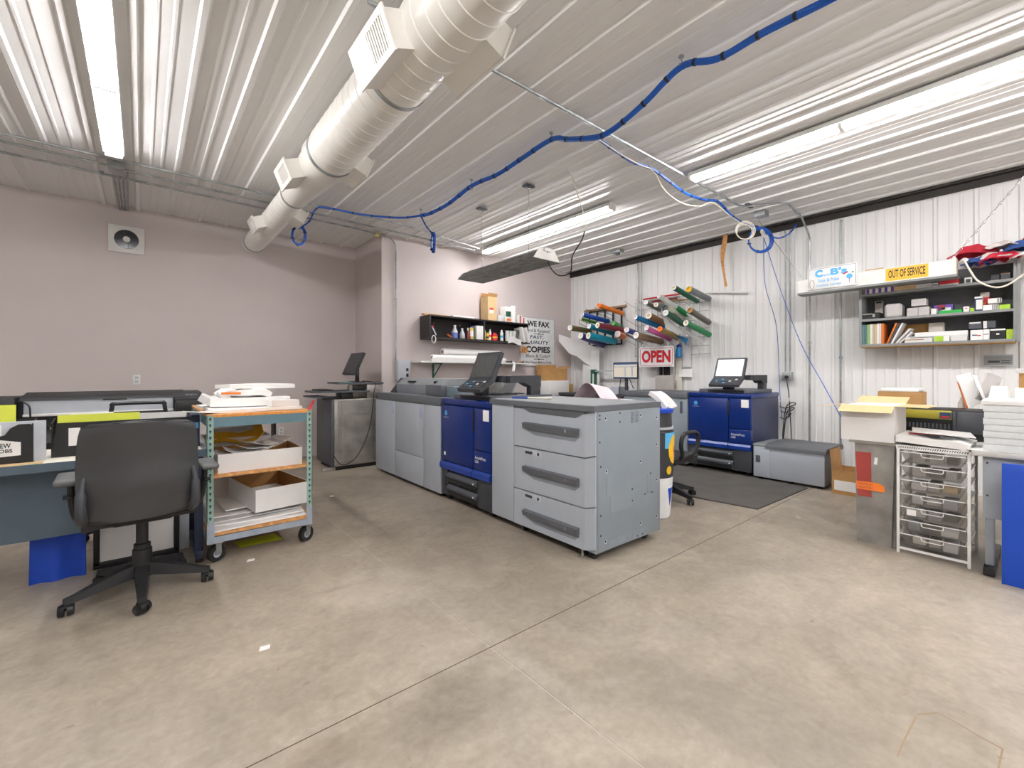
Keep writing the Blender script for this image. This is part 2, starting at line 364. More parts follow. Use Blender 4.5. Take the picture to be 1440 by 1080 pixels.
struct('baseboard_right', MB().box(XR-.030, XR-.003, YF, YS-.02, 0.0, .05), 'panel_white')
# ================================================================ lamps
def strip_light(x, y0, y1, label):
    t = thing('strip_light', label, 'ceiling light', (x, (y0+y1)/2, ZC), 0, 'fluorescent strip lights')
    z = ZC - .004
    MB().prism([(x-.062, z-.044), (x-.066, z-.0515), (x-.070, z-.0515), (x-.066, z-.040), (x-.040, z), (x+.040, z), (x+.066, z-.040), (x+.070, z-.0515), (x+.066, z-.0515), (x+.062, z-.044)], 'y', y0, y1).build('housing', 'white_paint', t)
    ym = (y0+y1)/2
    for a, b in ((y0+.03, ym-.03), (ym+.03, y1-.03)):
        for dx in (-.026, .026):
            MB().cyl((x+dx, a, z-.066), (x+dx, b, z-.066), .0165, n=10).build('tube', 'tube_light', t)
    for yy in (y0+.015, ym, y1-.015):
        MB().box(x-.058, x+.058, yy-.014, yy+.014, z-.082, z-.044, .004).build('socket', 'white_plastic', t)
    return t
strip_light(4.145, 3.17, 5.65, 'fluorescent strip with glowing tubes above the hanging metal reflector')
strip_light(4.145, -.22, 2.225, 'long fluorescent strip with glowing tubes, its end touching the ceiling conduit')
strip_light(-.19, 2.78, 5.20, 'fluorescent strip with glowing tubes running up to the row of conduits')
strip_light(-.19, -.6, 1.84, 'fluorescent strip in line with the one by the conduits, further from the mauve wall')
strip_light(-.19, -3.1, -.66, 'added unseen fluorescent fill strip at the far end of the row opposite the white wall')  # lamp added out of view to brighten surfaces facing the camera
strip_light(1.98, -3.1, -.66, 'added unseen fluorescent fill strip between the two rows, beyond the crossing floor joints')  # extra unseen lamp, put in as more frontal fill light
strip_light(4.145, -3.1, -.66, 'fluorescent strip in line with the one at the conduit, further along the white wall')
# ================================================================ spiral duct
DX, DZ, DR, DS = 1.137, 2.955, .181, .119
dt = thing('spiral_duct', 'white spiral ventilation duct hung below the ceiling with side grilles', 'duct', (DX, 3, DZ+DR))
def duct_y(u, v, r, side):   # where a silhouette point lies along the duct
    a = math.radians(56.7 + (5 if side < 0 else -5)*r/DR)
    xx = 2.05*math.cos(a); d = ray(u, v); return d.y*xx/d.x
ya, yb = duct_y(435, 200, DR, -1), duct_y(397, 262, DS, -1)
yend = 6.78
def spiral(y0, y1, r, step=.10):
    prof = []; y = y0
    while y < y1 - .02:
        prof += [(r, y), (r, y+step-.012), (r+.0035, y+step-.008), (r+.0035, y+step-.003)]; y += step
    prof.append((r, y1)); return [(max(.001, a), b) for a, b in prof]
MB().lathe((DX, 0, DZ), spiral(YF+.3, ya, DR), 40, 'y').build('main_section', 'duct_white', dt)
MB().lathe((DX, 0, DZ), [(DR+.002, ya), (DR+.002, ya+.16), (DR-.012, ya+.22), (DS+.006, yb-.1), (DS+.002, yb)], 40, 'y').build('reducer', 'duct_white', dt)
MB().lathe((DX, 0, DZ), spiral(yb, yend, DS, .085), 36, 'y').build('end_section', 'duct_white', dt)
for yy, r in ((ya-.005, DR), (yb, DS), (yend-.10, DS), (duct_y(520, 75, DR, -1), DR)):
    MB().hcyl((DX, yy-.014, DZ), (DX, yy+.014, DZ), r+.007, r-.002, 40).build('band', 'galv', dt)
def grille(y, r, side, L, W, open_part):
    """A boxed side grille on the duct, turned down and outward."""
    a = math.radians(-22) if side > 0 else math.radians(202)
    ax = Vector((math.cos(a), 0, math.sin(a))); up = Vector((-math.sin(a), 0, math.cos(a)))
    if side < 0: up = -up
    c = Vector((DX, y, DZ)); yv = Vector((0, 1, 0))
    def P(q, w, l): return c + ax*q + up*w + yv*l
    q0, q1 = r-.035, r+.085
    m = MB().hexa([P(q0, -W/2+.012, -L/2+.012), P(q0, W/2-.012, -L/2+.012), P(q0, W/2-.012, L/2-.012), P(q0, -W/2+.012, L/2-.012)],
                  [P(q1, -W/2+.012, -L/2+.012), P(q1, W/2-.012, -L/2+.012), P(q1, W/2-.012, L/2-.012), P(q1, -W/2+.012, L/2-.012)])
    g = m.build('grille_box', 'duct_white', dt)
    f = MB(); q2 = q1 + .012
    w0, w1 = -W/2, W/2; i0, i1 = -W/2+.03, W/2-.03; l0, l1 = -L/2, L/2; j0 = -L/2+.03; j1 = j0 + (L-.06)*open_part
    for (wa, wb, la, lb) in ((w0, w1, l0, j0), (w0, w1, j1, l1), (w0, i0, j0, j1), (i1, w1, j0, j1)):
        f.hexa([P(q1, wa, la), P(q1, wb, la), P(q1, wb, lb), P(q1, wa, lb)], [P(q2, wa, la), P(q2, wb, la), P(q2, wb, lb), P(q2, wa, lb)])
    f.build('face_frame', 'duct_white', g)
    MB().hexa([P(q1+.0005, i0, j0), P(q1+.0005, i1, j0), P(q1+.0005, i1, j1), P(q1+.0005, i0, j1)], [P(q1+.002, i0, j0), P(q1+.002, i1, j0), P(q1+.002, i1, j1), P(q1+.002, i0, j1)]).build('grille_dark', mat('grille_brown', '#5b4c3f', .8), g)
    n = max(3, int((j1-j0)/.022))
    for i in range(n):
        la = j0 + (i+.3)*(j1-j0)/n
        MB().hexa([P(q1+.002, i0, la), P(q1+.002, i1, la), P(q1+.002, i1, la+.009), P(q1+.002, i0, la+.009)], [P(q2, i0, la), P(q2, i1, la), P(q2, i1, la+.009), P(q2, i0, la+.009)]).build('louvre', 'duct_white', g)
for (u, v, r, sd, L, W, op) in ((545, 45, DR, -1, .42, .20, .5), (414, 235, DR, -1, .32, .17, .75), (367, 301, DS, -1, .26, .15, .7),
                                (655, 110, DR, 1, .42, .20, .5), (490, 256, DR, 1, .32, .17, .75), (410, 315, DS, 1, .26, .15, .7)):
    grille(duct_y(u, v, r, sd), r, sd, L, W, op)
for yy in (.3, 2.2, 4.0, 5.6):
    MB().cyl((DX, yy, DZ+.1), (DX, yy, ZC), .006, n=6).build('hanger_rod', 'galv', dt)
# ================================================================ wall fan and outlets
fx, fz = -.143, 2.82
t = thing('exhaust_fan', 'square white exhaust fan with round black grille on the mauve wall', 'fan', (fx, YB, fz-.16))
Y0 = YB - .001
MB().box(fx-.165, fx+.165, Y0-.022, Y0, fz-.16, fz+.16, .012).build('cover_plate', 'white_plastic', t)
MB().cyl((fx, Y0-.0235, fz), (fx, Y0-.018, fz), .112, n=36).build('opening', 'glass_dark', t)
for i in range(7): MB().ring((fx, Y0-.026, fz), .042+.0112*i, .0018, 'y', 36, 6).build('grille_ring', 'charcoal2', t)
for i in range(4):
    a = i*math.pi/2 + .2
    MB().tube([(fx+.03*math.cos(a), Y0-.027, fz+.03*math.sin(a)), (fx+.112*math.cos(a), Y0-.027, fz+.112*math.sin(a))], .003, 6).build('spoke', 'charcoal2', t)
MB().lathe((fx, 0, fz), [(.034, Y0-.024), (.034, Y0-.032), (.026, Y0-.037), (.008, Y0-.038)], 24, 'y').build('hub', 'white_plastic', t)
def outlet(x, z, label):
    t = thing('wall_outlet', label, 'outlet', (x, YB, z-.058))
    MB().box(x-.036, x+.036, Y0-.007, Y0, z-.058, z+.058, .004).build('plate', 'white_plastic', t)
    for dz in (-.024, .024): MB().box(x-.016, x+.016, Y0-.009, Y0-.004, z+dz-.014, z+dz+.014, .005).build('socket', 'gray_plastic', t)
outlet(-.052, 1.155, 'white wall outlet on the mauve wall above the wide printer')
outlet(1.53, .40, 'white wall outlet seen through the shelves of the rolling cart')
# ================================================================ conduits
def conduit(pts, label, r=.0115, name='conduit', clips=(), m='galv'):
    P = [Vector(p) for p in pts]
    t = thing(name, label, 'conduit', P[0]); MB().tube(P, r, 8).build('pipe', m, t)
    for c in clips: MB().box(c[0]-.016, c[0]+.016, c[1]-.016, c[1]+.016, c[2]-.016, c[2]+.016, .004).build('coupling', 'galv', t)
    return t
def bend(a, b, c, r, n=6):   # rounded corner a-b-c
    a, b, c = Vector(a), Vector(b), Vector(c); p0 = b + (a-b).normalized()*r; p1 = b + (c-b).normalized()*r
    return [p0*(1-t)**2 + b*2*t*(1-t) + p1*t*t for t in [i/n for i in range(n+1)]]
cz = ZC - .032
conduit([(XL+.1, 5.40, cz), (2.6, 5.34, cz), (4.0, 5.6, cz)], 'thin conduit crossing the ceiling, the one furthest from the mauve wall of its row', clips=((-.9, 5.382, cz), (.95, 5.36, cz)))
conduit([(XL+.1, 5.56, cz), (-.55, 5.56, cz), (-.22, 5.56, cz)], 'thin conduit ending at the ceiling junction box beside the strip light')
conduit([(-.13, 5.60, cz), (.6, 5.62, cz), (4.0, 5.72, cz)], 'thin conduit running from the ceiling junction box under the duct')
p = [(XL+.1, 5.80, cz), (2.2, 5.88, cz)] + bend((2.2, 5.88, cz), (2.80, 5.965, cz), (2.80, 5.965, 1.4), .16) + [(2.80, 5.965, 1.42)]
conduit(p, 'conduit crossing the ceiling and bending down the wall corner to the grey breaker box', clips=((-.3, 5.827, cz), (2.8, 5.972, 2.3)))
t = thing('junction_box', 'galvanized junction box on the ceiling at the end of the strip light', 'junction box', (-.19, 5.58, ZC))
MB().box(-.25, -.13, 5.50, 5.66, ZC-.062, ZC-.004, .004).build('body', 'galv', t)
MB().box(-.245, -.135, 5.505, 5.655, ZC-.066, ZC-.061).build('cover', 'galv', t)
t = thing('cable_channel', 'bundle of grey conduits from the junction box to the mauve wall', 'conduit', (-.16, 6.3, ZC))
for i in range(4): MB().tube([(-.215+.035*i, 5.66, cz), (-.20+.022*i, YB-.02, cz)], .009, 6).build('pipe', 'galv', t)
t = thing('emergency_sensor', 'small yellow sensor on the ceiling at the mauve wall corner', 'sensor', tuple(pz(530, 327, ZC-.004)))
q = pz(530, 327, ZC-.004)
MB().lathe(q, [(.05, -.004), (.055, -.02), (.03, -.03), (.03, -.06), (.012, -.065)], 16).build('body', mat('sensor_yellow', '#d8c27a', .5), t)
# breaker box
bx = thing('breaker_box', 'grey electrical box on the mauve wall at the end of the conduit', 'electrical box', (2.9, YS, 1.12))
MB().box(2.80, 3.00, YS-.09, YS-.001, 1.12, 1.42, .006).build('body', 'gray_plastic', bx)
MB().box(2.815, 2.985, YS-.096, YS-.088, 1.14, 1.40, .003).build('door', 'gray_plastic', bx)
for z in (1.18, 1.26): MB().box(2.93, 2.965, YS-.10, YS-.094, z, z+.045).build('switch', 'black', bx)
# right-hand ceiling conduit
yv = 2.25
p = [(.9, yv, cz), (4.95, yv, cz)] + bend((4.95, yv, cz), (5.35, yv, cz), (5.6, 1.86, cz), .12) + bend((5.3, 2.3, cz), (5.6, 1.86, cz), (6.2, 1.93, cz), .1) + [(6.10, 1.915, cz), (6.20, 1.905, cz-.02)] + bend((6.20, 1.905, cz-.02), (6.465, 1.895, cz-.20), (6.465, 1.895, 2.5), .08) + [(6.465, 1.895, .06)]
conduit(p, 'conduit crossing the ceiling under the duct and dropping down the white wall', clips=((6.12, 1.91, cz), (6.468, 1.895, 1.62)))
p = [(XR-.002, 1.57, ZC-.12)] + bend((XR-.002, 1.57, ZC-.12), (6.455, 1.57, ZC-.12), (6.455, 1.57, 2.5), .04) + [(6.455, 1.57, .06)]
conduit(p, 'single conduit on the white wall dropping behind the pale hanging box', clips=((6.462, 1.57, 1.42),))
wb = thing('wall_junction_box', 'small weathered grey junction box under twin conduits on the white wall', 'junction box', (6.45, 2.14, 1.14))
MB().box(6.415, 6.478, 2.08, 2.20, 1.13, 1.25, .006).build('body', 'galv', wb)
MB().cyl((6.41, 2.14, 1.18), (6.417, 2.14, 1.18), .024, n=14).build('socket', 'black', wb)
for k, yy in enumerate((2.115, 2.168)):
    conduit([(6.466, yy, 1.25), (6.466, yy, ZC-.16), (6.440, yy, ZC-.10)], ('slim conduit rising from the weathered junction box, on the hanging box side', 'slim conduit rising from the weathered junction box, on the blue press side')[k], .010)['group'] = 'twin conduits above the junction box'
one('extension_cord', MB().tube([(6.425, 2.135, 1.18), (6.40, 2.13, 1.12), (6.44, 2.12, .95), (6.44, 2.11, .75), (6.42, 2.09, .5), (6.40, 2.08, .2), (6.38, 2.10, .012)], .006, 6, smooth=4), 'charcoal', 'grey power cord hanging from the weathered wall junction box', 'cord')
conduit([(6.462, 4.42, .75), (6.462, 4.42, ZC-.10)], 'grey conduit on the white wall between the two roll racks', .012)
conduit([(6.462, 4.35, 1.7), (6.462, 4.35, ZC-.10)], 'thinner conduit beside the grey one between the two roll racks', .009)
t = thing('ceiling_bracket', 'grey junction box with short arm where the blue cables gather', 'junction box', tuple(pz(1070, 296, ZC)))
q = pz(1073, 300, ZC-.02)
MB().box(q.x-.11, q.x+.02, q.y-.06, q.y+.06, ZC-.075, ZC-.004, .006).build('body', 'galv', t)
q2 = pz(1058, 292, ZC-.02)
MB().box(q2.x-.16, q2.x-.02, q2.y-.02, q2.y+.02, ZC-.03, ZC-.004).build('arm', 'charcoal2', t)
q = pz(868, 354, ZC-.02)
t = thing('ceiling_clip', 'small grey conduit box on the ceiling near the dark wall edge', 'junction box', tuple(q))
MB().box(q.x-.06, q.x+.06, q.y-.09, q.y+.09, ZC-.04, ZC-.004, .006).build('body', 'galv', t)
MB().box(q.x-.02, q.x+.02, q.y-.04, q.y+.02, ZC-.075, ZC-.038, .006).build('cover', 'charcoal2', t)
# ================================================================ blue data cables
def cable_bundle(pts, r, label, ties=.16, strands=5):
    P = catmull([Vector(p) for p in pts], 8)
    t = thing('cable_bundle', label, 'cable', P[0])
    for k in range(strands):
        o = []
        for i, p in enumerate(P):
            a = 2*math.pi*k/strands + i*.05
            d = (P[min(i+1, len(P)-1)]-P[max(i-1, 0)]).normalized(); e = d.orthogonal().normalized(); f = d.cross(e)
            o.append(p + (e*math.cos(a)+f*math.sin(a))*r*.56)
        MB().tube(o, r*.5, 6).build('cable', 'blue_cable', t)
    acc = .05
    for i in range(1, len(P)):
        acc += (P[i]-P[i-1]).length
        if acc > ties:
            acc = 0; d = (P[i]-P[i-1]).normalized()*.008
            MB().cyl(P[i]-d, P[i]+d, r*1.16, n=10).build('cable_tie', 'black', t)
    return t
XB = 2.56
pts = [px(u, v, XB) for u, v in ((1240, -40), (1165, 0), (1075, 45), (1010, 82), (958, 94), (905, 146), (862, 182), (838, 193), (800, 196), (776, 196), (735, 222), (700, 245), (664, 261), (630, 287), (605, 300), (592, 303))]
cable_bundle(pts, .019, 'thick bundle of blue data cables tied with black straps along the ceiling', .17, 6)
h4 = px(592, 303, XB)
def mixp(u, v):   # plane between the last hook and the small box near the duct
    A = Vector((2.56, h4.y, 0)); B = Vector((1.62, 5.30, 0)); n = Vector((0, 0, 1)).cross(B-A); d = ray(u, v); tt = n.dot(A-CP)/n.dot(d); return CP + d*tt
cable_bundle([mixp(u, v) for u, v in ((592, 303), (570, 306), (540, 305), (505, 301), (470, 294), (448, 291))], .011, 'thin blue cable bundle swagged towards the duct', .2, 4)
cable_bundle([mixp(u, v) for u, v in ((448, 291), (441, 298), (436, 310), (426, 318), (419, 322))], .009, 'short blue cable drop to the coil beside the duct', .08, 3)
def vring(c, R, R2, r, n=36, k=6):
    h = Vector((_c, -_s, 0)); c = Vector(c)
    return MB().tube([c + h*(R*math.cos(2*math.pi*i/n)) + Vector((0, 0, R2*math.sin(2*math.pi*i/n))) for i in range(n)], r, k, closed=True)
def coil(c, R, R2, axis, label, nring=5, r=.006, spread=.010, tilt=0):
    t = thing('cable_coil', label, 'cable', (c[0], c[1], c[2]-R2))
    for k in range(nring):
        a = 2*math.pi*k/nring
        o = Vector((spread*math.cos(a), spread*math.cos(a+1), 0)); rr = spread*math.sin(a)
        (vring(Vector(c)+o, R+rr, R2+rr, r) if axis == 'v' else MB().ring(Vector(c)+o, R+rr, r, axis, 36, 6, R2+rr)).build('cable', 'blue_cable', t)
    for k in range(6):
        a = 2*math.pi*k/6+.3; w = Vector((_c*R*math.cos(a), -_s*R*math.cos(a), R2*math.sin(a))) if axis == 'v' else Vector((0, R*math.cos(a), R2*math.sin(a)))
        MB().obox(Vector(c)+w, (.035, .035, .016), (0, a if axis == 'v' else 0, -YAW if axis == 'v' else 0), .004).build('cable_tie', 'black', t)
    return t
q = mixp(420, 331); coil(q, .075, .105, 'v', 'small blue cable coil hanging beside the duct', 4, .006, .008)
cable_bundle([px(592, 303, XB), px(598, 316, XB), px(606, 326, XB), px(609, 341, XB)+Vector((0, 0, .10))], .008, 'short blue cable drop to the narrow coil on the mauve wall side', .09, 3)
q = px(609, 341, XB); coil(q, .035, .11, 'x', 'narrow blue cable coil seen edge-on near the mauve wall corner', 5, .006, .010)
YC = 2.30
cable_bundle([py(u, v, YC) for u, v in ((842, 194), (848, 200), (868, 214), (890, 228), (918, 238), (940, 254), (965, 272), (990, 281), (1010, 284), (1028, 302), (1048, 315), (1066, 319))], .013, 'blue cable bundle running across the ceiling to the coil by the white wall', .17, 4)
q = py(1069, 338, 2.28); coil(q, .145, .145, 'v', 'large blue cable coil hanging by the white wall', 6, .007, .012)
cable_bundle([px(u, v, x) for u, v, x in ((1072, 320, 5.75), (1082, 330, 5.88), (1094, 335, 6.02), (1106, 331, 6.16), (1114, 324, 6.28), (1120, 316, 6.38))], .009, 'blue cable loop from the large coil to the dark wall edge', .2, 3)
one('white_cable', MB().tube([py(u, v, YC-.03) for u, v in ((842, 196), (875, 218), (900, 232), (918, 240), (935, 268), (960, 286), (985, 290), (1002, 285), (1030, 306), (1050, 318))], .006, 6, smooth=5), 'cream', 'thin white cable sagging below the blue cable bundle', 'cable')
q = py(1047, 326, 2.22); w = MB()
for k in range(3):
    vr = vring(q+Vector((.012*k, .0, .01*k)), .09+.012*k, .085+.01*k, .005, 28, 6); w.add(vr.v, vr.f)
one('white_cable_coil', w, 'cream', 'loose white cable coil beside the large blue coil', 'cable')
q = py(1073, 328, 2.22)
one('network_box', MB().obox(q, (.10, .03, .05), (0, .6, 0), .004), 'white_plastic', 'small white network connector inside the large blue coil', 'connector')
q1 = py(1074, 334, 2.22)
one('network_wire', MB().tube([q1, px(1076, 400, 6.0), px(1092, 460, 6.38), px(1096, 540, 6.44), px(1099, 590, 6.44)], .004, 6, smooth=6), 'blue_wire', 'thin blue wire hanging from the coil to behind the blue press', 'wire')
one('network_wire', MB().tube([q1, px(1095, 400, 5.9), px(1125, 480, 5.6), px(1160, 545, 5.0), px(1183, 587, 4.45)], .004, 6, smooth=6), 'blue_wire', 'thin blue wire slanting from the coil to the big white carton', 'wire')
for i, (u, v) in enumerate(((958, 84), (775, 188), (663, 257), (592, 297))):
    a = px(u, v+7, XB)
    m = MB().tube([(a.x, a.y, ZC-.004), (a.x, a.y, a.z+.035), (a.x+.02, a.y, a.z+.01), (a.x, a.y, a.z-.022), (a.x-.02, a.y, a.z)], .004, 6, smooth=4)
    m.cyl((a.x, a.y, ZC-.012), (a.x, a.y, ZC-.003), .016, n=10)
    one('cable_hook', m, 'galv', ('metal cable hook on the ceiling, first of the row counted from the white wall', 'metal cable hook on the ceiling next to where the blue cables fork', 'metal cable hook at mid ceiling under the single blue bundle', 'metal cable hook above the narrow blue coil')[i], 'hook')
# ================================================================ hanging reflector lamp
a, b = px(656, 388, 3.10), px(775, 366, 3.10)
zf = (py(656, 386, a.y).z + 2.55)/2
A = pz(676, 389, 2.42); 
t = thing('shop_light', 'dusty grey metal reflector lamp hanging on chains', 'hanging light', (3.1, 3.8, 2.4))
ya_, yb_ = px(690, 385, 3.1).y, px(765, 352, 3.1).y
zb = px(690, 388, 3.1).z
y0, y1 = 3.18, 4.52
sec = [(-.19, 0), (-.11, .10), (.11, .10), (.19, 0), (.186, -.002), (.107, .095), (-.107, .095), (-.186, -.002)]
MB().prism([(3.1-.19, zb), (3.1+.19, zb), (3.1+.11, zb+.085), (3.1-.11, zb+.085)], 'y', y0, y1).build('reflector', mat('dusty_metal', '#8d8e8c', .6, .2, .25, 14), t)
MB().prism([(3.1-.05, zb+.085), (3.1+.05, zb+.085), (3.1+.04, zb+.12), (3.1-.04, zb+.12)], 'y', y0-.02, y1).build('ballast_channel', 'white_paint', t)
e = MB(); 
e.prism([(3.1-.18, zb+.004), (3.1+.18, zb+.004), (3.1+.10, zb+.12), (3.1-.10, zb+.12)], 'y', y0-.006, y0-.001); e.build('end_plate', 'white_paint', t)
for yy in (3.45, 4.28):
    m = MB(); z = zb+.12
    while z < ZC-.05:
        m.ring((3.1, yy, z+.014), .006, .0016, 'x' if int(z*36) % 2 else 'y', 8, 4, .015); z += .025
    m.build('chain', 'chrome', t)
    MB().box(3.04, 3.16, yy-.035, yy+.035, ZC-.024, ZC-.003, .003).build('ceiling_hanger', 'charcoal2', t)
cq = px(832, 205, 2.95); hz = px(822, 322, 3.3)
one('lamp_cord', MB().tube([(3.1, y0-.01, zb+.10), px(772, 372, 3.15), px(785, 387, 3.2), px(802, 383, 3.25), px(805, 360, 3.3), px(818, 338, 3.3), px(822, 325, 3.3)], .006, 6, smooth=5), 'black_soft', 'black cord looping from the hanging reflector lamp', 'cord')
pt = px(823, 318, 3.3)
one('drop_cord', MB().tube([(pt.x, pt.y, pt.z-.04), (pt.x, pt.y, pt.z+.05), (pt.x-.1, pt.y, (pt.z+ZC)/2), (pt.x-.18, pt.y+.05, ZC-.005)], .006, 6, smooth=4), 'cream', 'pale cord dropping from the ceiling to the black lamp cord', 'cord')
q = px(1020, 322, 6.30)
one('orange_strap', MB().sheet(lambda s, w: px(1021-1.5*math.sin(s*3.1)*3, 325+78*s, 6.36) + Vector((0, (w-.5)*.05*(1+.4*math.sin(s*6)), .0)) + Vector((.01*math.sin(9*s), 0, 0)), 14, 2, .003), 'osb', 'orange strap hanging from the dark ceiling edge on the white wall', 'strap')
# ================================================================ printing presses (local frame: x = depth from the front, y = along the row, z = up)
def caster(mb_parent, x, y, r=.03, w=.025, rz=0, nm='caster', world=False):
    m = MB().cyl((x, y-w/2, r), (x, y+w/2, r), r, n=14)
    m.box(x-.012, x+.012, y-w/2-.006, y+w/2+.006, r*.9, r*2.3)
    return m.build(nm, 'rubber', mb_parent, world=world)
def control_panel(root, x, y, z, W, scr, light):
    """Tilted touch panel with keypad, facing -x; (x, y, z) is the pivot at the fold between screen and keys."""
    a, k = math.radians(67), math.radians(33)
    sx, sz = math.cos(a), math.sin(a); H = .27; K = .155; T = .035
    up = [(0, 0), (H*sx, H*sz)]; key = (-K*math.cos(k), -K*math.sin(k))
    nx, nz = sz*T, -sx*T
    pr = [key, (0, 0), (H*sx, H*sz), (H*sx+nx, H*sz+nz), (0+nx*1.1, nz*1.4), (key[0]+.012, key[1]-.030)]
    body = MB().prism([(x+p[0], z+p[1]) for p in pr][::-1], 'y', y, y+W).build('control_panel', 'charcoal', root, world=False)
    def S(u, w, lift):  # point on the screen face: u up the face, w along y
        return Vector((x+u*sx-sz*lift, y+w, z+u*sz+sx*lift))
    b = .022
    MB().hexa([S(b, b, 0), S(H-b, b, 0), S(H-b, W-b, 0), S(b, W-b, 0)], [S(b, b, .002), S(H-b, b, .002), S(H-b, W-b, .002), S(b, W-b, .002)]).build('screen', scr, body, world=False)
    def Kp(u, w, lift): return Vector((x-u*math.cos(k)-math.sin(k)*lift, y+w, z-u*math.sin(k)+math.cos(k)*lift))
    for r in range(3):
        for c in range(8):
            u0 = .03+r*.036; w0 = .05+c*(W-.1)/8; cl = 'charcoal2' if (r*3+c) % 5 else ('white_plastic' if c < 4 else 'sky_blue')
            MB().hexa([Kp(u0, w0, 0), Kp(u0, w0+.026, 0), Kp(u0+.02, w0+.026, 0), Kp(u0+.02, w0, 0)], [Kp(u0, w0, .004), Kp(u0, w0+.026, .004), Kp(u0+.02, w0+.026, .004), Kp(u0+.02, w0, .004)]).build('key', cl, body, world=False)
    return body
def press(label, loc, rz, W, scr, side_mat):
    t = thing('printing_press', label, 'printer', loc, rz)
    D = .86; zb, zt = .325, .985
    MB().box(.03, D, .012, W-.012, zb-.01, zt-.02, .008).build('body', side_mat, t, world=False)
    MB().box(.0, D, .0, W, zt-.055, zt, .012).build('top_cover', 'press_blue', t, world=False)
    MB().box(-.004, .045, .27, W-.004, zb+.06, zt-.06, .01).build('door', 'press_blue', t, world=False)
    d2 = MB().box(-.002, .045, .004, .262, zb+.235, zt-.06, .008).build('side_panel', 'press_blue', t, world=False)
    d3 = MB().box(-.003, .045, .004, .262, zb+.06, zb+.23, .008).build('badge_panel', 'press_blue', t, world=False)
    MB().prism([(-.004, zb+.055), (-.022, zb+.03), (-.018, zb-.012), (.05, zb-.012), (.05, zb+.055)], 'y', .27, W-.004).build('lip', 'press_blue_lip', t, world=False)
    MB().prism([(-.004, zb+.055), (-.022, zb+.03), (-.018, zb-.012), (.05, zb-.012), (.05, zb+.055)], 'y', .004, .262).build('lip', 'press_blue_lip', t, world=False)
    MB().box(-.010, .0, .255, .278, zt-.27, zt-.085, .004).build('door_handle', 'black', t, world=False)
    MB().box(-.0045, .0, .03, .115, zt-.165, zt-.07).build('sticker', 'paper', t, world=False)
    text('AccurioPress', (-.0055, .235, zb+.155), .16, .028, '-x', 'sign_white', d3, world=False, bold=.01)
    text('C3080', (-.0055, .235, zb+.122), .055, .022, '-x', 'sign_white', d3, world=False, bold=.01)
    lg = MB().lathe((-.0045, W-.105, zt-.135), [(.024, 0), (.024, -.002)], 20, 'x').build('emblem', 'sky_blue', t, world=False)
    for k in range(4): MB().box(-.0075, -.0062, W-.105-.02+.004*abs(k-1.5), W-.105+.02-.004*abs(k-1.5), zt-.150+.009*k, zt-.147+.009*k).build('emblem_band', 'press_blue', lg, world=False)
    text('KONICA MINOLTA', (-.0055, W-.06, zt-.182), .09, .011, '-x', 'gray_plastic', t, world=False)
    MB().box(-.0055, .0, W-.095, W-.065, zb+.115, zb+.15, .003).build('power_mark', 'white_plastic', t, world=False)
    # black paper-tray base
    MB().box(.03, D-.02, .01, W-.01, .055, zb-.012, .006).build('base', 'charcoal', t, world=False)
    MB().box(.005, .035, .0, .205, .055, zb-.014, .006).build('base_panel', 'charcoal', t, world=False)
    MB().box(.005, .035, W-.12, W, .055, zb-.014, .006).build('base_panel', 'charcoal', t, world=False)
    MB().box(.0, .006, W-.095, W-.08, .14, .23).build('slot', 'black', t, world=False)
    for z in (.185, .068):
        tr = MB().prism([(.012, z), (.012, z+.10), (.0, z+.085), (-.016, z+.075), (-.016, z+.06), (.004, z+.045), (.004, z)], 'y', .212, W-.126).build('paper_tray', 'charcoal2', t, world=False)
        MB().box(-.0185, -.015, .24, .258, z+.061, z+.073).build('tray_mark', 'white_plastic', tr, world=False)
        MB().box(.001, .005, .215, W-.13, z+.002, z+.04).build('tray_recess', 'black', tr, world=False)
    for cx, cy in ((.08, .06), (.08, W-.06), (D-.1, .06), (D-.1, W-.06)): caster(t, cx, cy)
    # scanner deck, arm and control panel
    MB().box(.09, D-.10, .05, W-.10, zt, zt+.045, .006).build('deck', 'press_dark', t, world=False)
    MB().box(.085, .10, .12, W-.22, zt+.006, zt+.036).build('deck_slot', 'black', t, world=False)
    py0 = .06
    MB().box(.50, .62, py0, py0+.07, zt, zt+.17, .008).build('arm_post', 'charcoal', t, world=False)
    MB().prism([(.50, zt+.12), (.62, zt+.12), (.62, zt+.225), (.28, zt+.225), (.25, zt+.22), (.25, zt+.16), (.42, zt+.16)], 'y', py0-.004, py0+.10).build('arm', 'charcoal', t, world=False)
    MB().prism([(.20, zt+.165), (.34, zt+.165), (.34, zt+.222), (.20, zt+.222)], 'y', py0+.05, py0+.26).build('arm_reach', 'charcoal', t, world=False)
    cp = control_panel(t, .11, .14, zt+.19, .365, scr, True)
    MB().box(.09, .17, .26, .38, zt+.04, zt+.13, .01).build('panel_foot', 'black', t, world=False)
    return t
RZ = math.radians(-.7)
f0 = Vector((2.235, 1.852, 0))
def rowloc(d): return (f0.x + d*math.sin(-RZ), f0.y + d*math.cos(RZ), 0)
press('blue printing press with dark screen standing between grey cabinets', rowloc(1.118), RZ, .832, 'screen_dark', 'press_blue_side')
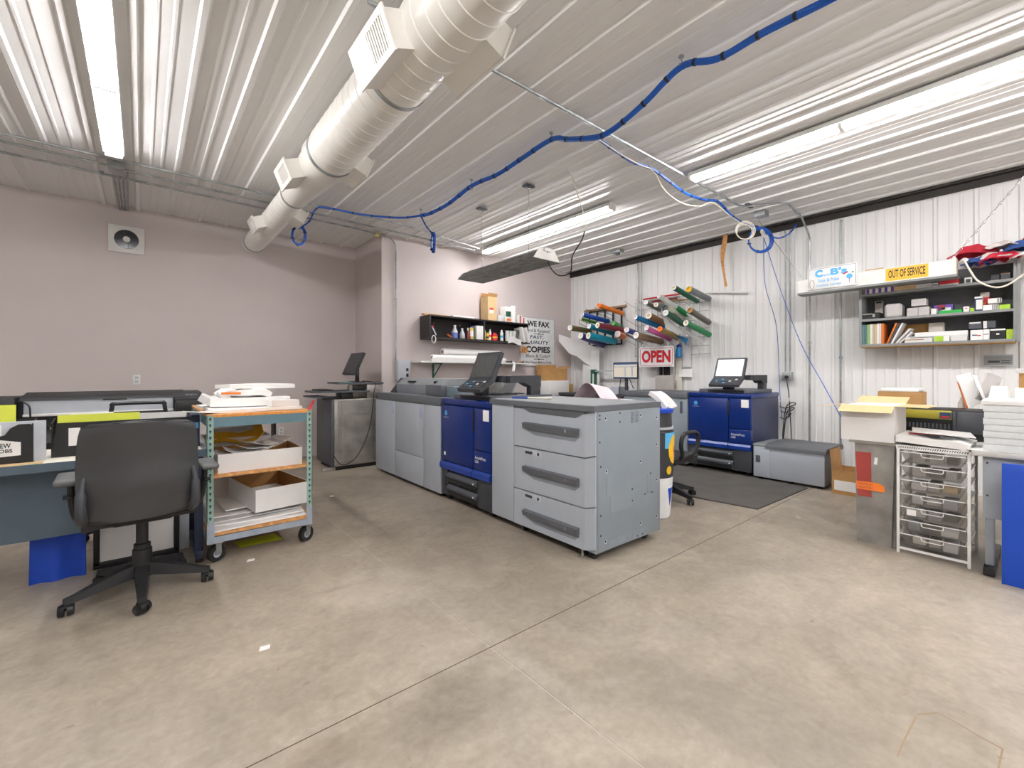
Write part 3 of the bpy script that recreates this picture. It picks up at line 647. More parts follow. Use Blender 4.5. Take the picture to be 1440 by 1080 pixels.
# ---- three-drawer paper feeder
t = thing('paper_feeder', 'tall grey three-drawer paper feeder at the end of the press row', 'paper feeder', rowloc(0), RZ)
FD, FW, FT = .745, 1.112, .985
MB().box(.02, FD, .004, FW, .055, FT-.005, .006).build('body', 'press_grey_side', t, world=False)
MB().box(0, .03, .822, FW-.004, .06, FT-.006, .004).build('side_cover', 'press_grey', t, world=False)
MB().prism([(.0, .0), (-.02, .05), (-.02, FW), (FD+.01, FW), (FD+.01, .0)], 'z', FT-.004, FT+.032).build('worktop_edge', 'press_dark', t, world=False)
MB().box(.02, FD-.02, .03, FW-.01, FT+.030, FT+.034).build('worktop', 'press_top', t, world=False)
zs = ((.675, .962), (.345, .665), (.065, .335))
for i, (z0, z1) in enumerate(zs):
    d = MB().add([(0,.0,0)]*0, [])
    # front with its chamfered near end
    pts = [(.0, .815), (.0, .085), (.03, .006), (.03, .815)]
    rise = .022
    m = MB(); y_a, y_b, y_c = .815, .085, .006
    m.hexa([(0, y_b, z0), (.03, y_b, z0), (.03, y_a, z0-.004), (0, y_a, z0-.004)], [(0, y_b, z1), (.03, y_b, z1), (.03, y_a, z1-.004), (0, y_a, z1-.004)])
    m.hexa([(.012, y_c, z0+rise), (.03, y_c, z0+rise), (.03, y_b, z0), (0, y_b, z0)], [(.012, y_c, z1+(rise if i else .02)), (.03, y_c, z1+(rise if i else .02)), (.03, y_b, z1), (0, y_b, z1)])
    dr = m.build('drawer', 'press_grey', t, world=False, smooth=False)
    zh = (.835, .505, .175)[i]
    h = MB().prism([(-.002, zh-.022), (-.026, zh-.018), (-.034, zh+.020), (-.002, zh+.026)], 'y', .13, .685).build('handle', 'press_dark', dr, world=False)
    MB().hexa([(-.0015, .17, zh-.066), (.0, .17, zh-.066), (.0, .58, zh-.066), (-.0015, .58, zh-.066)], [(-.0015, .125, zh-.028), (0, .125, zh-.028), (0, .685, zh-.028), (-.0015, .685, zh-.028)]).build('handle_shade', mat('recess_shade_grey', '#83888f', .5), dr, world=False)  # flat plate whose darker grey paints the recess shading under the handle
    text(str(3-i) if False else str(('1', '2', '3')[i]), (-.0355, .235, zh-.008), .010, .022, '-x', 'gray_plastic', h, world=False)
    if i:
        dp = MB().box(-.002, .001, .50, .70, z1-.052, z1-.012, .001).build('indicator_panel', 'gray_plastic', dr, world=False)
        MB().box(-.0032, -.0015, .60, .68, z1-.042, z1-.022).build('display', 'charcoal', dp, world=False)
        MB().box(-.0032, -.0015, .525, .545, z1-.042, z1-.022).build('display', 'black', dp, world=False)
MB().hexa([(-.004, .16, FT-.055), (0, .16, FT-.055), (0, .62, FT-.050), (-.004, .62, FT-.050)], [(-.012, .06, FT-.006), (0, .06, FT-.006), (0, .74, FT-.006), (-.012, .74, FT-.006)]).build('top_recess', 'press_dark', t, world=False)
sp = MB().box(.035, FD-.002, .0, .006, .06, FT-.008, .002).build('end_panel', 'press_grey_side', t, world=False)
for (bx_, bz) in ((.11, .93), (.12, .58), (.11, .12), (.50, .93), (.50, .60), (.50, .16), (.70, .90), (.70, .70), (.70, .44), (.70, .17)):
    MB().cyl((bx_, -.0015, bz), (bx_, .004, bz), .014, n=12).build('dimple', 'gray_plastic', sp, world=False)
    MB().cyl((bx_-.003, -.0025, bz+.003), (bx_-.003, .002, bz+.003), .008, n=10).build('dimple_hole', 'black', sp, world=False)
for (bx_, bz) in ((.05, .955), (.05, .93), (.05, .78), (.06, .30), (.06, .62), (.06, .17), (.26, .96), (.26, .90), (.40, .42), (.40, .34), (.55, .36), (.62, .50), (.64, .36), (.46, .06+.02), (.52, .08)):
    MB().cyl((bx_, -.002, bz), (bx_, .003, bz), .0065, n=8).build('screw', 'black', sp, world=False)
for (a, b, c, d) in ((.16, .52, .30, .41), (.12, .18, .42, .55), (.58, .63, .36, .50), (.14, .32, .07, .12), (.40, .56, .065, .115)):
    MB().box(a, b, -.0015, .002, c, d).build('access_plate', 'press_grey_side', sp, world=False)
for gx in (.385, .435):
    for r in range(9): MB().box(gx, gx+.035, -.001, .003, .885+r*.009, .8885+r*.009).build('vent_slot', 'charcoal2', sp, world=False)
for cx, cy in ((.07, .07), (.07, .76), (FD-.1, .07), (FD-.1, .95), (.10, .15)): caster(t, cx, cy)
lv = MB().lathe((.03, .13, 0), [(.03, .0), (.03, .008), (.008, .012), (.008, .06)], 14).build('leveling_foot', 'steel', t, world=False)
# ---- finisher cabinets at the far end
t = thing('finisher_cabinet', 'long pale grey finisher cabinet with plain doors beside the blue press', 'cabinet', rowloc(1.958), RZ)
Lf = 1.625; FB = .04
MB().box(.03, .72, .0, Lf, FB+.02, .90, .006).build('body', 'press_grey_side', t, world=False)
MB().box(-.004, .74, .0, Lf+.01, .905, .99, .008).build('top_band', 'press_dark', t, world=False)
MB().box(.03, .70, .36, Lf-.02, .988, .994).build('top_plate', 'press_top', t, world=False)
MB().box(0, .03, .002, .350, FB, .903, .004).build('door', 'press_grey', t, world=False)
MB().box(0, .03, .356, 1.052, .342, .903, .004).build('door', 'press_grey', t, world=False)
MB().box(0, .03, .356, 1.052, FB, .336, .004).build('door', 'press_grey', t, world=False)
MB().box(0, .03, 1.058, Lf, FB, .903, .004).build('door', 'press_grey', t, world=False)
for yy in (.385, 1.08): MB().box(-.003, .001, yy, yy+.05, .76, .895, .001).build('finger_strip', mat('lilac_grey', '#adb4cf', .5), t, world=False)
MB().box(.06, .70, .05, Lf-.08, .0, FB+.02).build('plinth', 'rubber', t, world=False)
MB().box(.02, .06, .3, Lf-.12, .012, FB+.01).build('skid', 'black', t, world=False)
# raised tray unit on top
MB().box(.10, .62, .16, .50, .994, 1.105, .006).build('tray_housing', 'press_dark', t, world=False)
MB().box(.13, .62, .50, 1.30, .994, 1.10, .006).build('tray_housing', mat('press_mid', '#7d8188', .5), t, world=False)
MB().prism([(.13, 1.10), (.62, 1.10), (.62, 1.17), (.22, 1.17)], 'y', .20, 1.30).build('tray_lid', 'press_top', t, world=False)
MB().prism([(.10, .994), (.62, .994), (.62, 1.17), (.24, 1.17)], 'y', 1.30, 1.42).build('end_cap', 'charcoal', t, world=False)
MB().box(.145, .19, .86, 1.02, 1.125, 1.14).build('lid_slot', 'black', t, world=False)
MB().box(.145, .19, .38, .40, 1.12, 1.145).build('lid_latch', 'black', t, world=False)
MB().box(.16, .70, .01, .155, .99, 1.095, .006).build('bridge', mat('press_teal', '#6f7e86', .5), t, world=False)
MB().box(-.02, .02, Lf-.05, Lf-.02, .93, .945).build('latch', 'black', t, world=False)
# papers between the screen and the arm
t = thing('sheet_holder', 'row of slanted white divider sheets behind the dark control screen', 'divider rack', (2.62, 3.35, 1.03))
for k in range(7):
    MB().obox((2.56+.015*k, 3.55-.055*k, 1.105), (.16, .006, .13), (.55, 0, .2)).build('sheet', 'paper' if k % 3 else 'paper2', t)
MB().box(2.50, 2.68, 3.14, 3.60, 1.031, 1.039).build('base', 'charcoal', t)
q = pz(742, 561, 1.02); 
t = thing('marker_pen', 'white pen with blue cap lying on the feeder worktop', 'pen', (q.x, q.y, 1.019))
MB().tube([(q.x-.05, q.y+.14, 1.027), (q.x+.02, q.y+.02, 1.027)], .007, 8).build('cap', 'royal', t)
MB().tube([(q.x+.02, q.y+.02, 1.028), (q.x+.12, q.y-.16, 1.028)], .008, 8).build('barrel', 'cream', t)
t = thing('tape_dispenser', 'round clear plastic reel on the press deck', 'reel', (2.75, 3.2, 1.03))
MB().hcyl((2.74, 3.33, 1.12), (2.74, 3.29, 1.12), .085, .03, 24).build('reel', 'clear_plastic', t)
MB().box(2.69, 2.86, 3.24, 3.38, 1.031, 1.04, .004).build('foot', 'charcoal', t)
# ---- second press by the white wall
P2 = Vector((5.50, 2.205, 0))
press('blue printing press with bright white screen in front of the white ribbed wall', P2, 0, .785, 'screen_white', 'press_blue_side')
t = thing('output_cabinet', 'pale grey cabinet with dark top beside the blue press at the white wall', 'cabinet', (5.50, 3.0, 0))
MB().box(5.49, 6.25, 3.0, 4.0, .04, .90, .008).build('body', 'press_grey_side', t)
MB().box(5.485, 5.50, 3.01, 3.99, .05, .895, .004).build('door', 'press_grey_side', t)
MB().box(5.47, 6.27, 2.995, 4.01, .90, .975, .008).build('top', 'press_dark', t)
MB().box(5.482, 5.487, 3.06, 3.10, .70, .86, .002).build('pull', 'charcoal2', t)
MB().box(5.52, 6.2, 3.03, 3.97, 0, .045).build('plinth', 'rubber', t)
# low paper feeder
t = thing('low_paper_feeder', 'low grey paper feeder chest with dark lid beside the blue press', 'paper feeder', (5.5, 1.82, 0))
MB().box(5.50, 6.12, 1.475, 2.185, .03, .385, .012).build('body', 'press_grey', t)
MB().box(5.494, 5.51, 2.005, 2.18, .035, .38, .004).build('side_door', 'press_grey', t)
MB().box(5.489, 5.496, 2.105, 2.155, .20, .28, .003).build('latch', 'charcoal2', t)
MB().prism([(5.485, .372), (6.13, .372), (6.13, .405), (6.09, .428), (5.55, .428), (5.49, .405)], 'y', 1.465, 2.05).build('lid', 'press_dark', t)
MB().box(5.50, 6.10, 2.055, 2.19, .384, .41, .006).build('top_cover', 'press_top', t)
MB().box(5.80, 5.95, 1.455, 1.47, .37, .42, .004).build('lid_notch', 'black', t)
for cx, cy in ((5.56, 1.53), (5.56, 2.12), (6.05, 1.53), (6.05, 2.12), (5.56, 1.80)): MB().cyl((cx, cy, 0), (cx, cy, .032), .022, n=12).build('foot', 'rubber', t)
# cables behind the press
t = thing('press_cables', 'tangle of black and white cables behind the blue press at the white wall', 'cable', (6.40, 2.15, .5))
for k, (c0, m) in enumerate((((6.36, 2.20, .80), 'black'), ((6.36, 2.19, .74), 'black'), ((6.36, 2.2, .87), 'white_plastic'), ((6.36, 2.2, .66), 'charcoal'))):
    c0 = Vector(c0)
    MB().tube([c0, c0+Vector((.04, -.05, -.02)), c0+Vector((.06, -.10, .01*k)), c0+Vector((.07, -.16+.03*k, .04)), c0+Vector((.06, -.11, .05)), c0+Vector((.05, -.05, -.04)), c0+Vector((.06, -.01, -.40 if k < 3 else -.3))], .006, 6, smooth=5).build('cable', m, t)
one('floor_mat', MB().prism([(4.26, 1.655), (5.455, 1.615), (5.50, 2.15), (5.44, 3.9), (4.18, 3.9), (4.19, 2.2)], 'z', .0, .012), 'mat_rubber', 'dark rubber anti-fatigue mat on the concrete in front of the second press', 'mat')
# ================================================================ desk side: task chair, desk, organisers, wide printer
def task_chair(label, loc, rz, kind):
    t = thing('office_chair', label, 'chair', loc, rz)
    W = False
    # five-star base; local +y is where the sitter looks
    angs = [math.radians(a) for a in (kind['a0'] + 72*i for i in range(5))]
    R = .31
    for a in angs:
        d = Vector((math.cos(a), math.sin(a), 0)); n = Vector((-d.y, d.x, 0))
        def sec(r, w, z0, z1): return [d*r - n*w + Vector((0,0,z0)), d*r + n*w + Vector((0,0,z0)), d*r + n*w*.8 + Vector((0,0,z1)), d*r - n*w*.8 + Vector((0,0,z1))]
        m = MB(); ss = [sec(.02, .034, .10, .165), sec(.12, .030, .085, .145), sec(R-.03, .021, .062, .095), sec(R+.012, .017, .058, .086)]
        vs = [p for s_ in ss for p in s_]
        fs = [(0,3,2,1), (12,13,14,15)] + [(k*4+i, k*4+(i+1) % 4, k*4+4+(i+1) % 4, k*4+4+i) for k in range(3) for i in range(4)]
        m.add(vs, fs); leg = m.build('base_leg', kind['base'], t, world=W)
        c = d*(R+.002); w = Matrix.Rotation(kind.get('cr', 1.0)+a*1.7, 3, 'Z') @ Vector((1, 0, 0))
        k = MB()
        for sgn in (-1, 1): k.cyl(c + w*sgn*.006 + Vector((0,0,.031)), c + w*sgn*.030 + Vector((0,0,.031)), .031, .026, n=16)
        k.cyl(c+Vector((0,0,.03)), c+Vector((0,0,.062)), .010, n=8); k.obox(c+Vector((0,0,.05)), (.05, .05, .016), (0, 0, 0), .006)
        k.build('caster', 'black', leg, world=W)
    MB().lathe((0,0,0), [(.055, .09), (.055, .155), (.046, .165), (.044, .24), (.038, .245), (.038, .27), (.028, .275), (.028, kind['seat']-.09)], 18).build('gas_lift', 'black', t, world=W)
    sh = kind['seat']
    MB().box(-.13, .13, -.16, .14, sh-.10, sh-.05, .015).build('mechanism', 'black', t, world=W)
    # seat cushion
    def seat_fn(top):
        def f(u, v):
            x = (u-.5)*.50; y = -.24 + v*.48
            e = max(abs(u-.5)*2, abs(v-.5)*2)
            return (x*(1-.04*(abs(v-.5)*2)**4), y*(1-.04*(abs(u-.5)*2)**4), sh + .012 - .03*e**6 - .03*max(0, v-.8)*5*.2)
        return f
    MB().sheet(seat_fn(True), 12, 12, .065).build('seat', 'black_soft', t, world=W)
    return t
# --- near chair, back towards the camera
CH = Vector((0.0, 3.27, 0)); UPZ = .078
t = task_chair('black task chair with wide smooth backrest shell pulled up at the desk', CH, math.radians(2), {'a0': -92, 'base': 'black_soft', 'seat': .52, 'cr': .4})
yb0 = -.235
def back_fn(u, v):   # u across, v up
    z = .405 + UPZ + v*.50
    hw = .226 + .012*math.sin(v*math.pi) - .010*max(0, v-.85)*4
    cor = .035
    vv = min(v, 1-v)*.50; inset = 0
    if vv < cor: inset = cor - math.sqrt(max(0, cor*cor-(cor-vv)**2))
    x = (u-.5)*2*(hw-inset) - .014
    bulge = .05*math.exp(-((v-.30)/.22)**2)
    y = yb0 - .045 - bulge*.55 - .065*(v-.3)*(v > .3) + .055*(abs(u-.5)*2)**2
    return (x, y, z + .012*(abs(u-.5)*2)**2*(1 if v < .5 else -1))
MB().sheet(lambda u, v: Vector(back_fn(u, v)), 20, 24, -.018).build('back_shell', 'chair_shell', t, world=False)
MB().sheet(lambda u, v: Vector(back_fn(.02+.96*u, .015+.97*v)) + Vector((0, .020, 0)), 18, 20, -.035).build('back_cushion', 'black_soft', t, world=False)
rim = [Vector(back_fn(u, v)) + Vector((0, .012, 0)) for u, v in [(0, i/12) for i in range(13)] + [(i/12, 1) for i in range(1, 13)] + [(1, 1-i/12) for i in range(1, 13)] + [(1-i/12, 0) for i in range(1, 12)]]
MB().tube(rim, .007, 6, closed=True).build('back_rim', 'black', t, world=False)
def Z(z): return z + UPZ
for s in (-1, 1):
    MB().tube([(s*.218-.012, -.275, Z(.64)), (s*.226-.012, -.30, Z(.56)), (s*.226-.012, -.29, Z(.46)), (s*.215-.012, -.22, Z(.41)), (s*.19, -.10, Z(.405))], [.012, .021, .023, .022, .016], 10, smooth=4).build('back_upright', 'charcoal', t, world=False)
    a = MB().tube([(s*.21, -.04, Z(.38)), (s*.26, -.05, Z(.40)), (s*.278, -.06, Z(.48)), (s*.284, -.07, .672)], .017, 10, smooth=4).build('arm_post', 'black', t, world=False)
    MB().cyl((s*.284, -.085, .60), (s*.312, -.085, .60), .010, n=8).build('arm_knob', 'black', a, world=False)
    MB().box(s*.298-.043, s*.298+.043, -.20, .07, .672, .706, .014, 3).build('arm_pad', 'chair_arm', t, world=False)
MB().tube([(-.22, -.21, Z(.405)), (-.012, -.235, Z(.40)), (.20, -.21, Z(.405))], .022, 8, smooth=4).build('back_bar', 'black', t, world=False)
# --- desk
DY = 3.50; DB = 4.14
t = thing('desk', 'grey-topped desk with slate blue front panel and dark steel legs', 'desk', (-.6, 3.9, 0))
MB().box(-1.75, .335, DY, DB, .705, .735, .006).build('desktop', 'cart_grey', t)
MB().box(-1.75, .335, DY-.002, DY+.006, .690, .737).build('edge_band', 'slate', t)
MB().box(-1.70, .30, DY+.006, DB-.01, .7345, .737).build('desk_surface', 'cream', t)
MB().box(-1.70, -.05, 3.66, 3.685, .285, .704).build('modesty_panel', 'slate', t)
for x in (.285, -1.68):
    l = MB(); l.box(x-.022, x+.022, 3.52, 3.57, .03, .705, .004); l.box(x-.022, x+.022, 4.05, 4.10, .03, .705, .004); l.box(x-.02, x+.02, 3.50, 4.12, .028, .075, .004); l.box(x-.02, x+.02, 3.53, 4.09, .64, .70)
    lg = l.build('leg', 'navy', t)
    for yy in (3.53, 4.08): MB().cyl((x, yy, 0), (x, yy, .03), .02, n=10).build('foot', 'rubber', lg)
# royal blue cloth hanging below the panel
one('blue_cloth', MB().sheet(lambda u, v: Vector((-.50+.235*u, 3.762+.012*math.sin(u*11)*(1-v)-.004, .0+.35*v)) , 22, 6, .012), 'royal', 'royal blue cloth panel standing on the floor under the desk', 'cloth')
t = thing('framed_board', 'pale board in a black frame leaning under the desk behind the chair', 'board', (-.02, 3.80, 0))
for a in (((-.235, -.205), (.02, .53)), ((.165, .195), (.02, .53)), ((-.235, .195), (.0, .04)), ((-.235, .195), (.50, .53))):
    MB().box(a[0][0], a[0][1], 3.80, 3.83, a[1][0], a[1][1], .003).build('frame', 'black', t)
MB().box(-.206, .166, 3.81, 3.825, .04, .50).build('board', 'paper2', t)
one('grey_board', MB().box(.20, .255, 3.86, 4.0, .0, .50, .004), 'gray_plastic', 'light grey board standing under the desk near its steel leg', 'board')
# --- organisers
def organiser(label, x0, x1, y0, y1, h, cutfront, tilt):
    t = thing('desk_organizer', label, 'file holder', ((x0+x1)/2, y0, .737))
    z = .7375; w = .006
    n = 16; pts = []
    if cutfront:
        pts = [(x0, z), (x1, z), (x1, z+h-.01), (x1-.012, z+h), (x1-.055, z+h), (x1-.085, z+h-.02), (x1-.105, z+h-.055), (x1-.14, z+h-.065), (x0, z+h-.075)]
    else: pts = [(x0, z), (x1, z), (x1, z+h), (x0+.025, z+h), (x0+.012, z+h*.6)]
    MB().prism(pts[::-1], 'y', y0, y0+w).build('front', 'black', t)
    MB().box(x0, x1, y1-w, y1, z, z+h+.02).build('back', 'black', t)
    for xx in (x0, x1-w): MB().prism([(y0+w, z), (y1-w, z), (y1-w, z+h+.02), (y0+w, z+h)], 'x', xx, xx+w).build('side', 'black', t)
    MB().box(x0+w, x1-w, y0+w, y1-w, z, z+w).build('bottom', 'black', t)
    return t
t = organiser('black file holder with NEW JOBS label on the desk edge', -.98, -.462, 3.57, 3.70, .215, True, 0)
tg = MB().prism([(-.80, .772), (-.508, .785), (-.508, .855), (-.60, .876), (-.80, .884)][::-1], 'y', 3.5665, 3.5695).build('label_card', 'paper', t)
text('NEW', (-.602, 3.5655, .828), .058, .025, '-y', 'ink', tg, bold=.02); text('JOBS', (-.598, 3.5655, .797), .060, .025, '-y', 'ink', tg, bold=.02)
one('clear_folder', MB().box(-.90, -.415, 3.585, 3.60, .744, .967, .003), 'gray_plastic', 'translucent grey folder standing in the NEW JOBS holder', 'folder')
one('white_sheet', MB().box(-.95, -.58, 3.578, 3.583, .744, .952), 'paper', 'white sheet standing in front of the grey folder in the NEW JOBS holder', 'paper')
one('neon_sheet', MB().obox((-.75, 3.66, .90), (.42, .006, .31), (-.06, 0, 0)), 'lime_pale', 'neon yellow card standing tallest in the NEW JOBS holder', 'paper')
t = organiser('black file holder with blank white label behind the chair back', -.408, .245, 3.70, 3.84, .20, False, 0)
MB().box(-.335, -.285, 3.6965, 3.6995, .80, .905).build('label_card', 'paper', t)
one('neon_sheet', MB().obox((-.20, 3.76, .862), (.375, .006, .235), (-.05, 0, 0)), 'lime_pale', 'neon yellow sheet standing in the holder behind the chair back', 'paper')
one('white_sheet', MB().obox((-.24, 3.785, .865), (.20, .004, .243), (-.05, 0, 0)), 'paper', 'white sheet standing behind the neon one in the file holder', 'paper')
one('grey_folder', MB().obox((.09, 3.79, .857), (.29, .01, .225), (-.05, 0, 0)), 'paper2', 'grey folder standing at the end of the file holder by the cart', 'folder')
t = thing('binder', 'navy binder standing at the desk edge next to the cart', 'binder', (.28, 3.75, .737))
MB().box(.253, .30, 3.66, 3.86, .7375, .95, .006).build('cover', 'navy', t)
MB().box(.262, .292, 3.657, 3.661, .86, .90).build('label', 'sky_blue', t)
one('papers_flat', MB().box(-.62, -.42, 3.51, 3.565, .7375, .7425), 'kraft_light', 'flat kraft papers lying along the desk edge under the file holder', 'paper')
# --- wide format printer behind the desk
PY = 5.0
t = thing('wide_format_printer', 'long black and silver wide-format printer in front of the mauve wall', 'printer', (-.15, 5.2, 0))
MB().prism([(PY+.12, 1.055), (PY+.06, 1.05), (PY, 1.03), (PY-.01, 1.018), (PY+.10, 1.016), (PY+.48, 1.02), (PY+.48, 1.07), (PY+.3, 1.075)], 'x', -.72, .30).build('lid', 'black_soft', t)
MB().box(-.70, .215, PY+.0, PY+.10, .91, 1.02, .008).build('front_cover', 'gray_plastic', t)
MB().box(-.70, .215, PY-.03, PY+.02, .895, .915, .004).build('front_rail', 'white_plastic', t)
MB().box(-.25, -.10, PY-.012, PY+.0, 1.008, 1.02).build('lid_tab', 'black', t)
MB().box(-.74, .43, PY+.06, PY+.55, .80, 1.02, .01).build('body', 'charcoal', t)
e = MB().prism([(PY-.02, .90), (PY-.02, 1.0), (PY+.05, 1.055), (PY+.40, 1.065), (PY+.5, 1.0), (PY+.5, .85), (PY+.0, .85)], 'x', .225, .425).build('end_housing', 'black_soft', t)
text('designjet', (.30, PY+.012, 1.028), .09, .016, '-y', 'gray_plastic', e)
MB().box(.225, .40, PY-.10, PY-.01, .86, .985, .006).build('control_box', 'black', t)
e2 = MB().box(-.98, -.735, PY-.04, PY+.45, .84, 1.045, .012).build('end_housing', 'black', t)
for x in (-.62, .30):
    l = MB(); l.box(x-.03, x+.03, PY+.25, PY+.31, .06, .81); l.box(x-.03, x+.03, PY+.0, PY+.55, .03, .07)
    l.build('stand_leg', 'charcoal2', t)
    for yy in (PY+.03, PY+.52): MB().cyl((x-.012, yy, .018), (x+.012, yy, .018), .018, n=10).build('caster', 'rubber', t)
MB().tube([(-.70, PY-.035, 1.015), (-.66, PY-.06, .98), (-.655, PY-.05, .90), (-.65, PY-.02, .82)], .006, 6, smooth=4).build('cable', 'black', t)
# lower bin of the printer, holding long sheets
MB().sheet(lambda u, v: Vector((-.65+.85*u, PY-.10+.20*v, .70+.08*v-.10*math.sin(v*math.pi))), 2, 10, .006).build('catch_bin', 'charcoal', t)
one('printed_sheet', MB().obox((.02, PY-.11, .86), (.55, .006, .10), (-.9, 0, .0)), 'paper', 'white sheet hanging over the catch bin of the wide printer', 'paper')
# --- far chair, backrest seen from the front above the organiser
t = task_chair('black office chair behind the desk with open-frame backrest', Vector((-.02, 4.50, 0)), math.radians(180), {'a0': 10, 'base': 'black', 'seat': .46})
fr = [(-.19, -.24, .55), (-.185, -.26, .75), (-.165, -.27, .965), (-.14, -.272, .985), (.14, -.272, .985), (.165, -.27, .965), (.185, -.26, .75), (.19, -.24, .55)]
MB().tube(fr, .015, 8, smooth=3).build('back_frame', 'black', t, world=False)
MB().sheet(lambda u, v: Vector(((u-.5)*.35, -.245-.028*v, .55+.37*v)), 6, 6, .008).build('back_mesh', 'black_soft', t, world=False)
MB().tube([(0, -.12, .40), (0, -.25, .42), (0, -.262, .62)], .02, 8, smooth=3).build('back_bar', 'black', t, world=False)
MB().tube([(-.185, -.245, .56), (0, -.262, .57), (.185, -.245, .56)], .014, 8, smooth=3).build('back_rail', 'black', t, world=False)
# ================================================================ rolling cart
CX0, CX1, CY0, CY1 = .318, .955, 3.43, 4.60
t = thing('rolling_cart', 'slotted-angle steel cart with particle board shelves on black casters', 'cart', ((CX0+CX1)/2, 4.0, 0))
ZT = .962
posts = ((CX0, CY0, 1, 1), (CX1, CY0, -1, 1), (CX0, CY1, 1, -1), (CX1, CY1, -1, -1))
for i, (x, y, sx, sy) in enumerate(posts):
    p_ = MB(); p_.box(x, x+sx*.036, y, y+sy*.003, .135, ZT-.004); p_.box(x, x+sx*.003, y, y+sy*.036, .135, ZT-.004)
    pp = p_.build('post', 'cart_green' if i < 2 else 'shelf_dark', t, smooth=False)
    if i < 2:
        z = .17
        while z < ZT-.03:
            k = MB().cyl((x+sx*.018, y-.0012, z+.006), (x+sx*.018, y+.002, z+.006), .0075, n=8); k.box(x+sx*.018-.003, x+sx*.018+.003, y-.0012, y+.002, z-.008, z+.004)
            k.build('slot', 'charcoal', pp, smooth=False); z += .040
        MB().box(x, x+sx*.040, y-.003, y+.0, .13, .27).build('corner_plate', 'cart_grey', pp)
for (z0, z1, m) in ((.882, .945, 'cart_blue'), (.132, .172, 'cart_grey')):
    for yy in (CY0+.001, CY1-.006): MB().box(CX0+.036, CX1-.036, yy, yy+.005, z0, z1).build('beam', m, t)
    for xx in (CX0+.004, CX1-.009): MB().box(xx, xx+.005, CY0+.04, CY1-.04, z0, z1).build('beam', m, t)
s1 = MB().box(CX0+.002, CX1-.002, CY0+.002, CY1-.002, .945, ZT).build('top_board', 'osb', t)
MB().box(CX0+.036, CX1-.036, CY0-.001, CY0+.002, .946, ZT-.001).build('board_edge', 'osb_edge', s1)
MB().box(CX0+.006, CX1-.006, CY0+.02, CY1-.006, .548, .565).build('middle_board', 'osb', t)
MB().box(CX0+.006, CX1-.006, CY0+.006, CY1-.006, .176, .194).build('bottom_board', 'osb', t)
for (x, y) in ((CX0+.055, CY0+.05), (CX1-.03, CY0+.05), (CX0+.055, CY1-.06), (CX1-.05, CY1-.06)):
    ax = Vector((math.sin(.5), -math.cos(.5), 0)); ctr = Vector((x, y, .054)); c = MB(); c.hcyl(ctr-ax*.018, ctr+ax*.018, .054, .030, 20); w_ = c.build('wheel', 'rubber', t)
    MB().cyl(ctr-ax*.013, ctr+ax*.013, .031, n=14).build('hub', 'gray_plastic', w_)
    f = MB(); f.obox(ctr+ax*.024+Vector((0, 0, .035)), (.036, .005, .085), (0, 0, .5)); f.obox(ctr-ax*.024+Vector((0, 0, .035)), (.036, .005, .085), (0, 0, .5)); f.box(x-.035, x+.035, y-.035, y+.035, .122, .132); f.cyl(ctr-ax*.03, ctr+ax*.03, .008, n=8)
    f.build('fork', 'galv', w_)
MB().obox((CX1-.004, CY0+.01, ZT+.035), (.012, .02, .075), (0, .45, 0)).build('clip', 'red', t)
# cart contents, top
def curled(name, label, c, sx, sy, rz, z, curl, th, m='paper', cat='paper', seed=0, amp=.006):
    R = Matrix.Rotation(rz, 3, 'Z'); rs = random.Random(seed); a1, a2 = rs.random()*6, rs.random()*6
    def f(u, v):
        x, y = (u-.5)*sx, (v-.5)*sy
        zz = z + curl*((abs(u-.5)*2)**3) + amp*(math.sin(u*5+a1)*math.sin(v*4+a2)+1)
        return R @ Vector((x, y, 0)) + Vector((c[0], c[1], zz + th))
    return one(name, MB().sheet(f, 12, 10, th), m, label, cat)
z0 = ZT
curled('wrapped_package', 'large flat white package spread over the cart top', (.62, 3.88), .56, .70, .05, z0, .0, .022, seed=1, amp=.002, cat='package')
curled('poly_mailer', 'thick white padded mailer stacked on the cart top', (.64, 3.92), .50, .46, -.12, z0+.028, .0, .060, seed=2, amp=.003, cat='package')
t = thing('white_bag', 'crumpled white plastic bag with orange stripe on the cart top', 'package', (.50, 3.85, z0+.07))
MB().sheet(lambda u, v: Vector((.42+.34*u, 3.74+.36*v, z0+.150+.02*math.sin(u*9+v*4)*math.sin(v*7)-.03*(abs(u-.5)*2)**4)), 18, 14, .045).build('bag', 'paper', t)
MB().obox((.49, 3.735, z0+.125), (.12, .004, .014), (0, 0, 0)).build('stripe', 'orange', t)
curled('white_envelope', 'top white envelope of the pile on the cart, its end lifted', (.69, 4.00), .46, .34, .18, z0+.150, .0, .030, seed=4, amp=.003, cat='envelope')
curled('flat_envelope', 'white envelope hanging over the cart end beside the desk', (.40, 3.62), .34, .20, .35, z0+.0, .012, .006, seed=5, amp=.003, cat='envelope')
curled('small_carton', 'small flat white carton lying near the cart top edge', (.80, 3.60), .19, .11, .10, z0+.026, 0, .045, seed=6, amp=.001, m='carton_white', cat='box')
curled('crumpled_paper', 'crumpled white wrapping at the desk end of the cart top', (.44, 3.92), .16, .30, -.3, z0+.026, .01, .05, seed=7, amp=.02, m='paper2')
